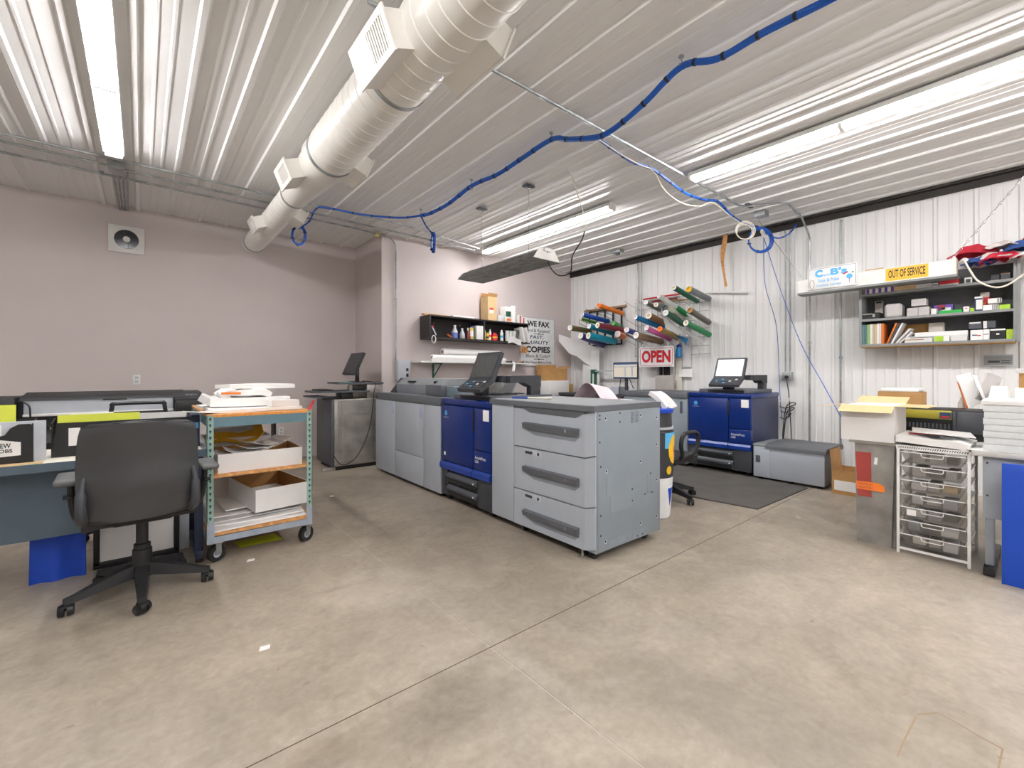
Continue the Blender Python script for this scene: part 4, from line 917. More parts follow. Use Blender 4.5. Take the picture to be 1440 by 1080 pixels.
# cart contents, middle: open-top white tray
def tray(name, label, x0, x1, y0, y1, z0, h, inner='kraft', outer='carton_white', rz=0.0, lipdrop=0.0, cat='box'):
    cx, cy = (x0+x1)/2, (y0+y1)/2
    t = thing(name, label, cat, (cx, cy, z0), rz); w, d = (x1-x0)/2, (y1-y0)/2; k = .005
    def wall(nm, a, b, c_, d_, hh=h):
        MB().box(a, b, c_, d_, .004, hh).build(nm, outer, t, world=False)
    wall('front', -w, w, -d, -d+k); wall('back', -w, w, d-k, d); wall('side', -w, -w+k, -d+k, d-k); wall('side', w-k, w, -d+k, d-k)
    MB().box(-w, w, -d, d, 0, .004).build('bottom', outer, t, world=False)
    MB().box(-w+k, w-k, -d+k, -d+k+.002, .005, h-.002).build('liner', inner, t, world=False)
    MB().box(-w+k, w-k, d-k-.002, d-k, .005, h-.002).build('liner', inner, t, world=False)
    MB().box(-w+k, -w+k+.002, -d+k+.003, d-k-.003, .005, h-.002).build('liner', inner, t, world=False)
    MB().box(w-k-.002, w-k, -d+k+.003, d-k-.003, .005, h-.002).build('liner', inner, t, world=False)
    return t
tray('white_tray', 'shallow open white carton tray on the middle cart shelf', .385, .905, 3.50, 3.92, .565, .125)
for k in range(4):
    curled('loose_sheet', ('curled grey sheet rising out of the white tray on the cart', 'pale sheet second in the white tray on the cart', 'grey brochure third in the white tray on the cart', 'clear sleeve standing in the white tray on the cart')[k], (.53+.06*k, 3.66+.03*k), .30, .22, .2*k-.2, .650+.018*k, .035, .002, seed=20+k, amp=.003, m=('paper2', 'paper', 'paper2', 'paper')[k])
t = thing('yellow_envelope', 'torn yellow padded envelope lying over sheets on the cart shelf', 'envelope', (.55, 4.1, .70))
MB().sheet(lambda u, v: Vector((.40+.34*u, 3.97+.2*v, .705+.13*v+.012*math.sin(u*8)+.05*max(0, u-.85)*6)), 14, 6, .008).build('pouch', 'yellow_env', t)
MB().sheet(lambda u, v: Vector((.43+.26*u, 4.06+.12*v, .775+.06*v+.008*math.sin(u*8))), 10, 4, .003).build('sheet', 'paper2', t)
tray('stack_support', 'grey paper stack carrying the yellow envelope on the cart shelf', .36, .80, 4.0, 4.35, .565, .17, 'paper2', 'paper2', cat='paper stack')
one('white_binder', MB().obox((.57, 4.20, .845), (.34, .28, .045), (.1, -.06, 0), .004), 'paper', 'thick white binder on the pile of the middle cart shelf', 'binder')
one('kraft_scrap', MB().sheet(lambda u, v: Vector((.77+.16*u, 4.05+.30*v, .575+.10*math.sin(u*3.1)+.03*math.sin(v*5))), 10, 6, .004), 'kraft', 'bent kraft cardboard piece on the middle cart shelf by the post', 'cardboard')
# bottom shelf
tray('white_tray', 'deeper open white carton tray resting on papers on the bottom cart shelf', .56, .93, 3.52, 4.12, .262, .155, rz=math.radians(8))
curled('paper_sheets', 'stack of white sheets inside the tray on the bottom cart shelf', (.75, 3.85), .26, .36, .2, .275, 0, .05, seed=31, amp=.001, cat='paper stack')
for k in range(5):
    curled('poly_mailer', ('flat white mailer at the bottom of the low cart shelf pile', 'flat white mailer second from the bottom of the low cart shelf pile', 'creased white mailer third in the low cart shelf pile', 'white mailer fourth in the low cart shelf pile, under the tray', 'puffed white mailer sloping on the low cart shelf beside the tray')[k],
           (.62+.02*(k % 2), 3.80+.03*k), .58 if k < 4 else .36, .70-.06*k, .04*(-1)**k, .194+.0135*k, 0, .009, seed=40+k, amp=.002 if k < 4 else .012, m='paper' if k != 2 else 'paper2', cat='package')
one('white_board', MB().obox((.50, 4.22, .36), (.34, .012, .30), (-.5, 0, .15)), 'carton_white', 'white cardboard sheet leaning at the rear of the bottom cart shelf', 'cardboard')
one('green_paper', MB().add([tuple(pz(328, 762, .004)), tuple(pz(338, 770, .004)), tuple(pz(399, 758, .004)), tuple(pz(385, 750, .004))] + [tuple(pz(328, 762, .0005)), tuple(pz(338, 770, .0005)), tuple(pz(399, 758, .0005)), tuple(pz(385, 750, .0005))], [(0,1,2,3),(7,6,5,4),(0,4,5,1),(1,5,6,2),(2,6,7,3),(3,7,4,0)]), 'lime', 'lime green paper on the floor under the rolling cart', 'paper')
for k, (u, v, lb) in enumerate(((371, 912, 'white paper scrap on bare concrete far from everything'), (352, 788, 'white paper scrap on the floor beside the cart'), (466, 698, 'white paper scrap on the floor between cart and finisher cabinet'))):
    q = pz(u, v, .001)
    one('paper_scrap', MB().prism([(q.x-.022, q.y-.012), (q.x+.02, q.y-.018), (q.x+.028, q.y+.012), (q.x-.01, q.y+.02)], 'z', .0005, .004), 'paper', lb, 'paper')
# ================================================================ standing terminal by the mauve wall
t = thing('work_terminal', 'stainless steel standing computer terminal in front of the mauve wall', 'workstation', (2.1, 5.95, 0))
TX0, TX1, TY0, TY1 = 1.86, 2.50, 5.72, 6.35
MB().box(TX0, TX1, TY0+.004, TY1, .05, .90, .004).build('cabinet', 'steel_sheet', t)
MB().box(2.28, TX1, TY0+.006, TY1, .90, 1.09, .004).build('rear_riser', 'steel_sheet', t)
sd = MB().box(TX0+.04, TX1-.01, TY0-.002, TY0+.006, .07, .885).build('side_panel', 'steel_sheet', t)
for (a, b, c, d) in ((TX0+.06, TX1-.03, .70, .715), (TX0+.09, TX0+.105, .09, .87), (2.36, 2.372, .09, .87), (TX0+.06, TX1-.03, .12, .13)):
    MB().box(a, b, TY0-.006, TY0-.001, c, d).build('rib', 'steel', sd)
MB().box(TX0-.035, TX0+.006, TY0+.01, TY1-.01, .06, .89, .004).build('front_door', 'charcoal2', t)
MB().box(TX0-.14, TX0+.02, TY0+.02, TY0+.08, .0, .045, .004).build('foot', 'steel_sheet', t)
MB().box(TX0+.02, TX1-.02, TY0+.02, TY1-.02, .0, .052).build('plinth', 'rubber', t)
MB().prism([(1.60, 5.72), (1.68, 5.68), (2.30, 5.68), (2.30, 6.15), (1.62, 6.15)], 'z', .985, 1.008).build('keyboard_shelf', 'charcoal2', t)
MB().box(1.60, 1.78, 5.72, 6.15, .925, .945, .006).build('mouse_tray', 'charcoal2', t)
MB().box(1.74, 2.10, 5.80, 5.86, .895, .935).build('tray_arm', 'black', t)
MB().box(1.95, 2.10, 5.74, 5.95, .90, .985, .006).build('bracket', 'black', t)
MB().prism([(1.90, 5.72), (1.94, 5.70), (2.50, 5.70), (2.50, 6.30), (1.95, 6.30)], 'z', 1.09, 1.112).build('top_shelf', 'charcoal2', t)
MB().box(2.06, 2.10, 5.76, 5.80, 1.008, 1.09).build('shelf_strut', 'steel_sheet', t)
one('keyboard', MB().box(1.70, 1.86, 5.74, 6.12, 1.008, 1.026, .006), 'black', 'black keyboard on the pull-out shelf of the steel terminal', 'keyboard')
one('scanner', MB().box(2.10, 2.26, 5.75, 5.95, 1.008, 1.07, .012), 'black', 'small black device with grey stripe under the top shelf of the terminal', 'device')
one('notepad', MB().box(1.98, 2.10, 5.76, 5.95, 1.112, 1.118), mat('teal_pad', '#4fa08c', .6), 'flat teal notepad on the top shelf of the terminal', 'notepad')
t = thing('monitor', 'black monitor switched off on top of the steel terminal', 'monitor', (2.15, 5.85, 1.112))
MB().prism([(2.14, 5.80), (2.28, 5.80), (2.28, 6.0), (2.14, 6.0)], 'z', 1.112, 1.122).build('foot', 'black', t)
MB().box(2.19, 2.23, 5.86, 5.92, 1.12, 1.30, .006).build('stand', 'black', t)
c0 = Vector((2.16, 5.89, 1.355)); tl = .42; up = Vector((math.sin(tl), 0, math.cos(tl))); rt = Vector((.05, 1, 0)).normalized(); nn = up.cross(rt)
def mon(hw, hh, d0, d1):
    def P(a, b, d): return c0 + rt*a + up*b + nn*d
    return MB().hexa([P(-hw, -hh, d0), P(hw, -hh, d0), P(hw, hh, d0), P(-hw, hh, d0)], [P(-hw, -hh, d1), P(hw, -hh, d1), P(hw, hh, d1), P(-hw, hh, d1)])
mon(.255, .155, -.02, .015).build('bezel', 'black', t, smooth=False)
sg = 1 if nn.x < 0 else -1
mon(.243, .142, .0155*sg if sg > 0 else -.0225, .0165*sg if sg > 0 else -.0205).build('screen', 'charcoal', t, smooth=False)
one('monitor_cable', MB().tube([(2.26, 5.84, 1.13), (2.38, 5.70, 1.10), (2.36, 5.69, .98), (2.34, 5.69, .75), (2.28, 5.69, .45), (2.15, 5.69, .18), (2.0, 5.69, .07), (1.90, 5.68, .10), (1.84, 5.68, .20)], .005, 6, smooth=5), 'black', 'thin black cable looping down the side of the steel terminal', 'cable')
# ================================================================ black wall shelf and its contents (on the alcove wall)
SX0, SX1, SY0, SZ0, SZ1 = 3.20, 5.12, 5.70, 1.735, 2.085
t = thing('wall_shelf', 'long black open box shelf fixed to the mauve wall', 'shelf', (4.15, YS, SZ0))
MB().box(SX0, SX1, SY0, YS-.001, SZ0, SZ0+.03).build('bottom_board', 'shelf_black', t)
MB().box(SX0, SX1, SY0, YS-.001, SZ1-.02, SZ1).build('top_board', 'shelf_black', t)
for x in (SX0, SX1-.02): MB().box(x, x+.02, SY0+.001, YS-.001, SZ0+.03, SZ1-.02).build('side_board', 'shelf_black', t)
MB().box(SX0+.02, SX1-.02, YS-.012, YS-.001, SZ0+.03, SZ1-.02).build('back_board', 'shelf_black', t)
MB().box(4.18, 4.196, SY0+.005, YS-.012, SZ0+.03, SZ1-.02).build('divider', 'charcoal', t)
for x in (3.42, 3.90): MB().lathe((x, 0, SZ1-.09), [(.018, YS-.013), (.012, YS-.03), (.004, YS-.034)], 12, 'y').build('screw_cap', 'steel', t)
zb = SZ0+.03
def sx(u): return py(u, 470, SY0+.06).x
def sz(u, v): return py(u, v, SY0+.06).z
def bottle(u, vtop, w, label, parts, yoff=.06):
    """parts: list of (material, profile of (radius factor, height factor))"""
    x = sx(u); H = max(.05, sz(u, vtop)-zb); t = thing('bottle', label, 'bottle', (x, SY0+yoff, zb))
    for nm, m, pr in parts: MB().lathe((x, SY0+yoff, zb), [(w/2*r, H*h) for r, h in pr], 14).build(nm, m, t)
    return t
spray = [('base', mat('bottle_blue', '#6d7fd0', .4), [(.9, 0), (1, .05), (1, .42)]), ('body', mat('bottle_clear', '#cfd3d8', .35), [(1, .42), (.95, .52), (.45, .75), (.4, .86)]), ('cap', 'white_plastic', [(.45, .86), (.5, .98), (.2, 1)])]
bottle(639.5, 457, .09, 'tall spray bottle with blue lower half on the black shelf', spray)
bottle(650, 461.5, .085, 'cloudy white jug bottle on the black shelf', [('body', 'gray_plastic', [(.9, 0), (1, .06), (1, .4), (.5, .75), (.35, .8)]), ('cap', 'white_plastic', [(.38, .8), (.38, 1), (.1, 1)])])
bottle(658, 461, .045, 'slim dark red bottle with pale cap on the black shelf', [('body', mat('maroon', '#7d1f2c', .4), [(1, 0), (1, .68), (.6, .76)]), ('cap', 'white_plastic', [(.55, .76), (.5, 1), (.1, 1)])])
bottle(663, 458, .065, 'yellow bottle with blue cap and white label on the black shelf', [('body', mat('bottle_yellow', '#d9c05e', .4), [(1, 0), (1, .80), (.6, .86)]), ('label', 'paper', [(1.02, .2), (1.02, .6)]), ('cap', 'royal', [(.5, .86), (.5, .98), (.1, 1)])])
def sbox(name, u0, u1, v0, label, cat, m, y0=.03, d=.12, rz=0.0, lift=0.0):
    x0, x1 = sx(u0), sx(u1); H = sz(u0, v0)-zb; c = ((x0+x1)/2, SY0+y0+d/2, zb+H/2+lift)
    return one(name, MB().obox(c, (x1-x0, d, H), (0, 0, rz), .003), m, label, cat)
sbox('white_box', 669, 678, 458, 'upright white box next to the shelf divider', 'box', 'paper', .03, .12)
t = thing('scissors', 'grey scissors with one large loop handle hanging at the shelf end', 'scissors', (sx(609.5), SY0, zb-.08))
q = py(610, 477, SY0-.012)
MB().ring(q, .032, .007, 'y', 20, 6, .055).build('handle', 'white_plastic', t)
MB().obox(py(610.5, 465, SY0-.004), (.02, .004, .14), (0, -.5, 0)).build('blade', 'gray_plastic', t); MB().obox(py(608.6, 459, SY0-.004), (.018, .012, .03), (0, -.4, 0)).build('tip', 'red', t)
one('orange_stick', MB().tube([(sx(630), SY0+.08, zb+.055), (sx(635), SY0+.05, zb+.012)], .010, 8), 'orange', 'short orange stick leaning in the black shelf', 'tool')
for k, (u, w, v, m, lb) in enumerate(((682, .03, 462, 'lime_pale', 'thin yellow-green marker tube in the black shelf'), (686, .05, 468, 'yellow_env', 'small yellow squeeze bottle in the black shelf'), (689.5, .045, 463, 'white_plastic', 'slim white and red tube in the black shelf'), (696, .10, 468, 'red', 'red jar cluster with yellow band in the black shelf'), (706, .055, 464, 'white_plastic', 'tall white canister in the black shelf'))):
    x = sx(u); H = sz(u, v)-zb; t = thing('bottle', lb, 'bottle', (x, SY0+.07, zb))
    MB().lathe((x, SY0+.07, zb), [(w/2, 0), (w/2, H*.75), (w*.3, H*.85), (w*.25, H)], 12).build('body', m, t)
    MB().lathe((x, SY0+.07, zb), [(w/2+.002, H*.3), (w/2+.002, H*.5)], 12).build('band', ('paper', 'ink', 'red', 'yellow_env', 'sky_blue')[k], t)
for k, (u, lb) in enumerate(((715, 'stack of white foam cups nearest the shelf divider'), (720, 'stack of white foam cups in the middle of the shelf'), (725, 'stack of white foam cups by the grey tool'))):
    x = sx(u); H = sz(u, 466)-zb
    t = thing('cup_stack', lb, 'cup stack', (x, SY0+.10, zb))
    for j in range(4): MB().lathe((x, SY0+.10, zb), [(.030, .035*j), (.036, .035*j+H*.45), (.038, .035*j+H*.46)], 14).build('cup', 'white_plastic', t)
one('white_cloth', MB().sheet(lambda u, v: Vector((sx(711)+(sx(729)-sx(711))*u, SY0-.004-.012*math.sin(u*7)*v, zb+.06-.10*v+.02*math.sin(u*5))), 14, 6, .006), 'paper2', 'white cloth draped over the front of the black shelf', 'cloth')
one('grey_tool', MB().obox((sx(725)+.05, SY0+.05, zb+.16), (.035, .03, .24), (0, .45, 0), .008), 'charcoal2', 'dark grey handheld tool leaning in the black shelf', 'tool')
for k, u in enumerate((731, 737)):
    one('leaning_folder', MB().obox((sx(u), SY0+.06, zb+.12), (.03, .20, .26), (0, -.28, 0)), 'paper', ('white folder leaning beside the grey tool in the shelf', 'white folder leaning against the shelf end')[k], 'folder')
# on top of the shelf
zt = SZ1
one('wood_strip', MB().obox((3.42, 5.83, zt+.012), (.60, .05, .024), (0, -.02, .18)), mat('pine', '#c99a55', .7, 0, .15, 30), 'orange-brown wooden strip lying on the black shelf', 'wood')
one('paper_stack', MB().box(3.62, 4.02, 5.74, 5.95, zt, zt+.03, .004), 'paper', 'flat stack of white paper on the black shelf', 'paper stack')
def carton(name, label, x0, x1, y0, y1, z0, z1, outer='kraft', inner='kraft', flaps=(), cat='box'):
    t = thing(name, label, cat, ((x0+x1)/2, (y0+y1)/2, z0)); k = .006
    MB().box(x0, x1, y0, y0+k, z0, z1).build('side', outer, t); MB().box(x0, x1, y1-k, y1, z0, z1).build('side', outer, t)
    MB().box(x0, x0+k, y0+k, y1-k, z0, z1).build('side', outer, t); MB().box(x1-k, x1, y0+k, y1-k, z0, z1).build('side', outer, t)
    MB().box(x0+k, x1-k, y0+k, y1-k, z0, z0+k).build('bottom', inner, t)
    for (e, L, a) in flaps:   # edge, length, angle outwards from vertical
        dz, do = L*math.cos(a), L*math.sin(a); g = .003
        if e == '-x': b = [(x0, y0, z1), (x0+g, y0, z1), (x0+g, y1, z1), (x0, y1, z1)]; o = Vector((-do, 0, dz))
        elif e == '+x': b = [(x1-g, y0, z1), (x1, y0, z1), (x1, y1, z1), (x1-g, y1, z1)]; o = Vector((do, 0, dz))
        elif e == '-y': b = [(x0, y0, z1), (x1, y0, z1), (x1, y0+g, z1), (x0, y0+g, z1)]; o = Vector((0, -do, dz))
        else: b = [(x0, y1-g, z1), (x1, y1-g, z1), (x1, y1, z1), (x0, y1, z1)]; o = Vector((0, do, dz))
        n = Vector((0, 0, -g*.8)) if abs(a) > .8 else Vector((0, 0, 0))
        MB().hexa([Vector(p)+n for p in b], [Vector(p)+o for p in b]).build('flap', inner, t, smooth=False)
    return t
bxl, bxr = py(676, 440, 5.76).x, py(699, 440, 5.76).x
bxl += .13
bt = carton('tall_carton', 'tall kraft carton with one open flap standing on the black shelf', bxl, bxr-.02, 5.74, 5.94, zt, py(680, 416, 5.75).z, 'kraft_light', 'kraft', (('-y', .06, .3), ('+y', .08, -.2)))
MB().box(bxl+.03, bxl+.11, 5.7385, 5.7395, zt+.12, zt+.20).build('shipping_label', 'paper', bt); MB().box(bxl+.03, bxl+.11, 5.738, 5.7385, zt+.175, zt+.205).build('label_stripe', 'red', bt)
for k, (u0, u1, v0, m, lb) in enumerate(((700, 709, 443, 'paper2', 'flat grey and white papers beside the tall carton on the shelf'), (710, 719, 431, 'paper', 'white box with green print standing on the black shelf'), (729, 734, 443, 'white_plastic', 'small white box with red stripe on the black shelf end'), (734, 741, 446, 'paper', 'low white box with orange mark on the black shelf end'))):
    x0, x1 = py(u0, 450, 5.8).x, py(u1, 450, 5.8).x; H = py(u0, v0, 5.8).z - zt
    t = thing('small_box', lb, 'box', ((x0+x1)/2, 5.85, zt)); MB().box(x0, x1-.008, 5.79, 5.93, zt, zt+max(.03, H), .003).build('carton', m, t)
    if k == 1: MB().box(x0+.01, x1-.02, 5.788, 5.79, zt+.10, zt+.19).build('print', 'green_dark', t); MB().box(x0+.03, x1-.02, 5.788, 5.79, zt+.03, zt+.07).build('print', 'orange', t)
    if k > 1: MB().box(x0+.02, x0+.045, 5.788, 5.79, zt+.01, zt+max(.03, H)-.01).build('print', 'red', t)
x = py(724, 440, 5.8).x
t = thing('paper_roll', 'upright white paper roll on the black shelf', 'roll', (x, 5.85, zt)); MB().hcyl((x, 5.85, zt), (x, 5.85, zt+.30), .045, .02, 20).build('roll', 'paper', t)
# ---- white lower shelf
t = thing('bracket_shelf', 'narrow white shelf on dark green brackets below the black shelf', 'shelf', (4.1, YS, 1.36))
MB().box(3.06, 5.22, 5.70, YS-.001, 1.385, 1.408, .003).build('board', 'white_paint', t)
for x in (3.42, 4.55): 
    b = MB(); b.box(x-.012, x+.012, YS-.02, YS-.001, 1.12, 1.385); b.box(x-.010, x+.010, 5.72, YS-.02, 1.368, 1.385); b.prism([(YS-.02, 1.16), (YS-.02, 1.19), (5.76, 1.37), (5.74, 1.37)], 'x', x-.004, x+.004)
    b.build('bracket', 'green_dark', t)
def wroll(x0, x1, y, z, r, label):
    t = thing('paper_roll', label, 'roll', ((x0+x1)/2, y, z)); MB().hcyl((x0, y, z+r), (x1, y, z+r), r, r*.45, 22).build('paper', 'paper', t)
    MB().hcyl((x0-.002, y, z+r), (x0+.05, y, z+r), r*.46, r*.34, 16).build('core', 'kraft', t)
wroll(3.26, 4.5, 5.76, 1.408, .05, 'long white paper roll at the front of the white shelf')
wroll(3.48, 4.75, 5.90, 1.408, .045, 'long white paper roll lying against the wall on the white shelf')
wroll(3.50, 4.6, 5.855, 1.50, .055, 'long white paper roll stacked on top of the others on the white shelf')
one('white_board', MB().box(3.22, 4.30, 5.685, 5.70, 1.39, 1.455), 'white_paint', 'white foam strip standing along the edge of the white shelf', 'board')
t = thing('tool_pile', 'pile of dark hand tools lying on the white shelf', 'tools', (4.95, 5.8, 1.408))
for k in range(6): MB().obox((4.75+.07*k, 5.78+.02*(k % 3), 1.42+.006*(k % 2)), (.12, .03, .022), (0, .1*(k % 2), .8*k), .006).build('tool', ('black', 'charcoal', 'blue_wire', 'kraft')[k % 4], t)
t = thing('tape_ring', 'roll of brown tape hanging under the black shelf by the sign', 'tape', (5.0, 5.69, 1.55))
q = py(735, 492, 5.69)
for k in range(2): MB().hcyl(q+Vector((.05*k, -.015, 0)), q+Vector((.05*k, .015, 0)), .055, .038, 20).build('ring', ('kraft', 'osb')[k], t)
MB().tube([q+Vector((0, 0, .05)), Vector((q.x-.01, 5.70, SZ0+.002))], .005, 6).build('cord', 'brown_stick', t)
q = py(722, 515, 5.69)
one('white_rag', MB().sheet(lambda u, v: Vector((q.x-.03+.06*u+.012*math.sin(v*5), 5.695-.006*math.cos(u*6)-.01*v, 1.425-.16*v)), 6, 8, .006), 'paper', 'small white rag hanging off the edge of the white shelf', 'cloth')
# ---- WE FAX sign
SGX0, SGX1, SGZ0, SGZ1 = 5.17, 6.035, 1.365, 2.25
t = thing('wall_sign', 'white WE FAX and COPIES sign leaning on the mauve wall', 'sign', (5.6, YS, SGZ0))
MB().box(SGX0, SGX1, YS-.02, YS-.004, SGZ0, SGZ1, .003).build('board', 'sign_white', t)
for (a, b, c, d) in ((SGX0, SGX1, SGZ1-.012, SGZ1), (SGX0, SGX1, SGZ0, SGZ0+.012), (SGX1-.012, SGX1, SGZ0, SGZ1), (SGX0, SGX0+.012, SGZ0, SGZ1)): MB().box(a, b, YS-.024, YS-.019, c, d).build('edge', 'gray_plastic', t)
yt = YS-.0215; W_ = SGX1-SGX0
for (s, x0, w, z, h, m, bo, sh) in (('WE FAX', .17, .56, 2.085, .105, 'ink', .035, 0), ('Send & Receive!', .12, .62, 1.985, .060, 'charcoal2', .01, 0), ('FAST,', .24, .33, 1.855, .072, 'ink_blue', .02, .2),
                                   ('QUALITY', .14, .56, 1.755, .075, 'ink_blue', .02, .2), ('COPIES', .13, .62, 1.610, .115, 'ink', .04, 0), ('Black & Color!', .14, .60, 1.520, .060, 'charcoal2', .01, 0), ('Rubber Stamps Made to Order', .07, .72, 1.395, .062, 'charcoal', .015, 0)):
    text(s, (SGX0+x0, yt, z), w, h, '-y', m, t, bold=bo, shear=sh)
for z in (1.955, 1.49):
    for (a, b, c) in ((.33, .40, .010), (.42, .50, .018), (.52, .59, .010)): MB().box(SGX0+a, SGX0+b, YS-.0225, YS-.0195, z-c/2, z+c/2).build('rule', 'ink', t)
# ---- boxes in the corner under the sign, on a counter
t = thing('corner_counter', 'dark narrow counter along the mauve wall behind the press row', 'counter', (5.6, 5.7, 0))
MB().box(4.5, 6.42, 5.45, YS-.003, .80, .84, .004).build('top', 'charcoal', t)
for x in (4.55, 6.35): MB().box(x-.025, x+.025, 5.48, 5.53, 0, .80).build('leg', 'charcoal2', t); MB().box(x-.025, x+.025, 5.92, 5.97, 0, .80).build('leg', 'charcoal2', t)
ka = py(765, 553, 5.55).x + .20
carton('kraft_carton', 'open kraft carton standing under the WE FAX sign', ka-.05, ka+.46, 5.62, 5.90, 1.10, 1.31, 'kraft', 'kraft', (('+x', .09, 1.0), ('+y', .08, .1)))
one('white_carton', MB().box(ka-.06, ka+.40, 5.52, 5.95, .84, 1.10, .004), 'carton_white', 'glossy white box under the open kraft carton', 'box')
one('kraft_box', MB().box(ka+.42, ka+.60, 5.60, 5.90, .84, 1.03, .004), 'kraft', 'small closed kraft box beside the glossy white box', 'box')
# hanging white sheet and board in the corner
one('white_sheet_roll', MB().sheet(lambda u, v: px(786+58*u, 470+20*u + v*(10+12*min(1, u/.25)+6*min(1, max(0, (u-.45)/.2))), 6.0+.44*u) + Vector((0, 0, .01*math.sin(v*6))), 12, 8, .004), 'paper2', 'torn white film drooping off a roll in the wall corner', 'film')
q0, q1 = px(821, 560, 6.36), px(844, 560, 6.36)
one('white_board', MB().prism([(q1.y, .84), (q0.y, .84), (q0.y+.01, 1.62), (q1.y+.02, 1.66)], 'x', 6.34, 6.352), 'sign_white', 'tall white board leaning on the white wall in the corner', 'board')
# ================================================================ film rolls on wall racks
def rack_wire(t, pts, r, m='chrome', nm='wire'): MB().tube(pts, r, 6).build(nm, m, t)
ra = thing('roll_rack', 'black steel wall rack with wire hooks holding film rolls', 'rack', (XR-.03, 5.0, 1.55))
def wp(u, v, x): return px(u, v, x)
xb = XR-.035
ytop0, ytop1 = wp(829, 438, xb).y, wp(874, 434, xb).y
zt0, zb0 = wp(850, 436.5, xb).z, wp(850, 485, xb).z
for yy in [ytop0 + (ytop1-ytop0)*k/4 for k in range(5)]: MB().box(xb-.012, xb+.012, yy-.012, yy+.012, zb0, zt0).build('post', 'black', ra)
for z in (zb0, (zb0+zt0)/2, zt0): MB().box(xb-.010, xb+.016, min(ytop0, ytop1)-.012, max(ytop0, ytop1)+.012, z-.012, z+.012).build('rail', 'black', ra)
for (u0, v0, u1, v1) in ((806.5, 438, 850, 446), (806.5, 451, 840, 460), (816, 437, 862, 444), (830, 455, 872, 466), (806, 468, 850, 476)):
    b = wp(u1, v1, xb); L = .50; f = b + Vector((-L, 0, .10))
    rack_wire(ra, [b, f, f+Vector((0, 0, -.07)), b+Vector((0, 0, -.07))], .004, 'black', 'hook')
rw = one('wood_batten', MB().obox(wp(850, 434, xb-.01), (.03, abs(ytop0-ytop1)+.22, .03), (0.0, 0, 0)), 'brown_stick', 'wooden batten along the top of the black roll rack', 'wood')
rb = thing('roll_rack', 'chrome wire wall rack crowded with film rolls above the OPEN sign', 'rack', (XR-.03, 3.9, 1.55))
ya2, yb2 = wp(893, 450, xb).y, wp(998, 450, xb).y
for k in range(8):
    z = 1.52+k*.13 if k < 7 else 2.42
    rack_wire(rb, [(xb, ya2, z), (xb, yb2, z)], .004)
for k in range(9):
    yy = ya2+(yb2-ya2)*k/8; rack_wire(rb, [(xb+.006, yy, 1.50), (xb+.006, yy, 2.44)], .004)
for k in range(6):
    yy = ya2+(yb2-ya2)*(k+.5)/6
    for z in (1.66, 2.0, 2.28): rack_wire(rb, [(xb, yy, z), (xb-.45, yy, z+.12)], .004, 'chrome', 'hook')
def lenpt(u, v, b, L):
    d = ray(u, v); o = CP - b; A = d.dot(d); B = 2*d.dot(o); Cc = o.dot(o)-L*L; D = B*B-4*A*Cc
    tt = -B/(2*A) if D < 0 else (-B-math.sqrt(D))/(2*A)
    return CP + d*tt
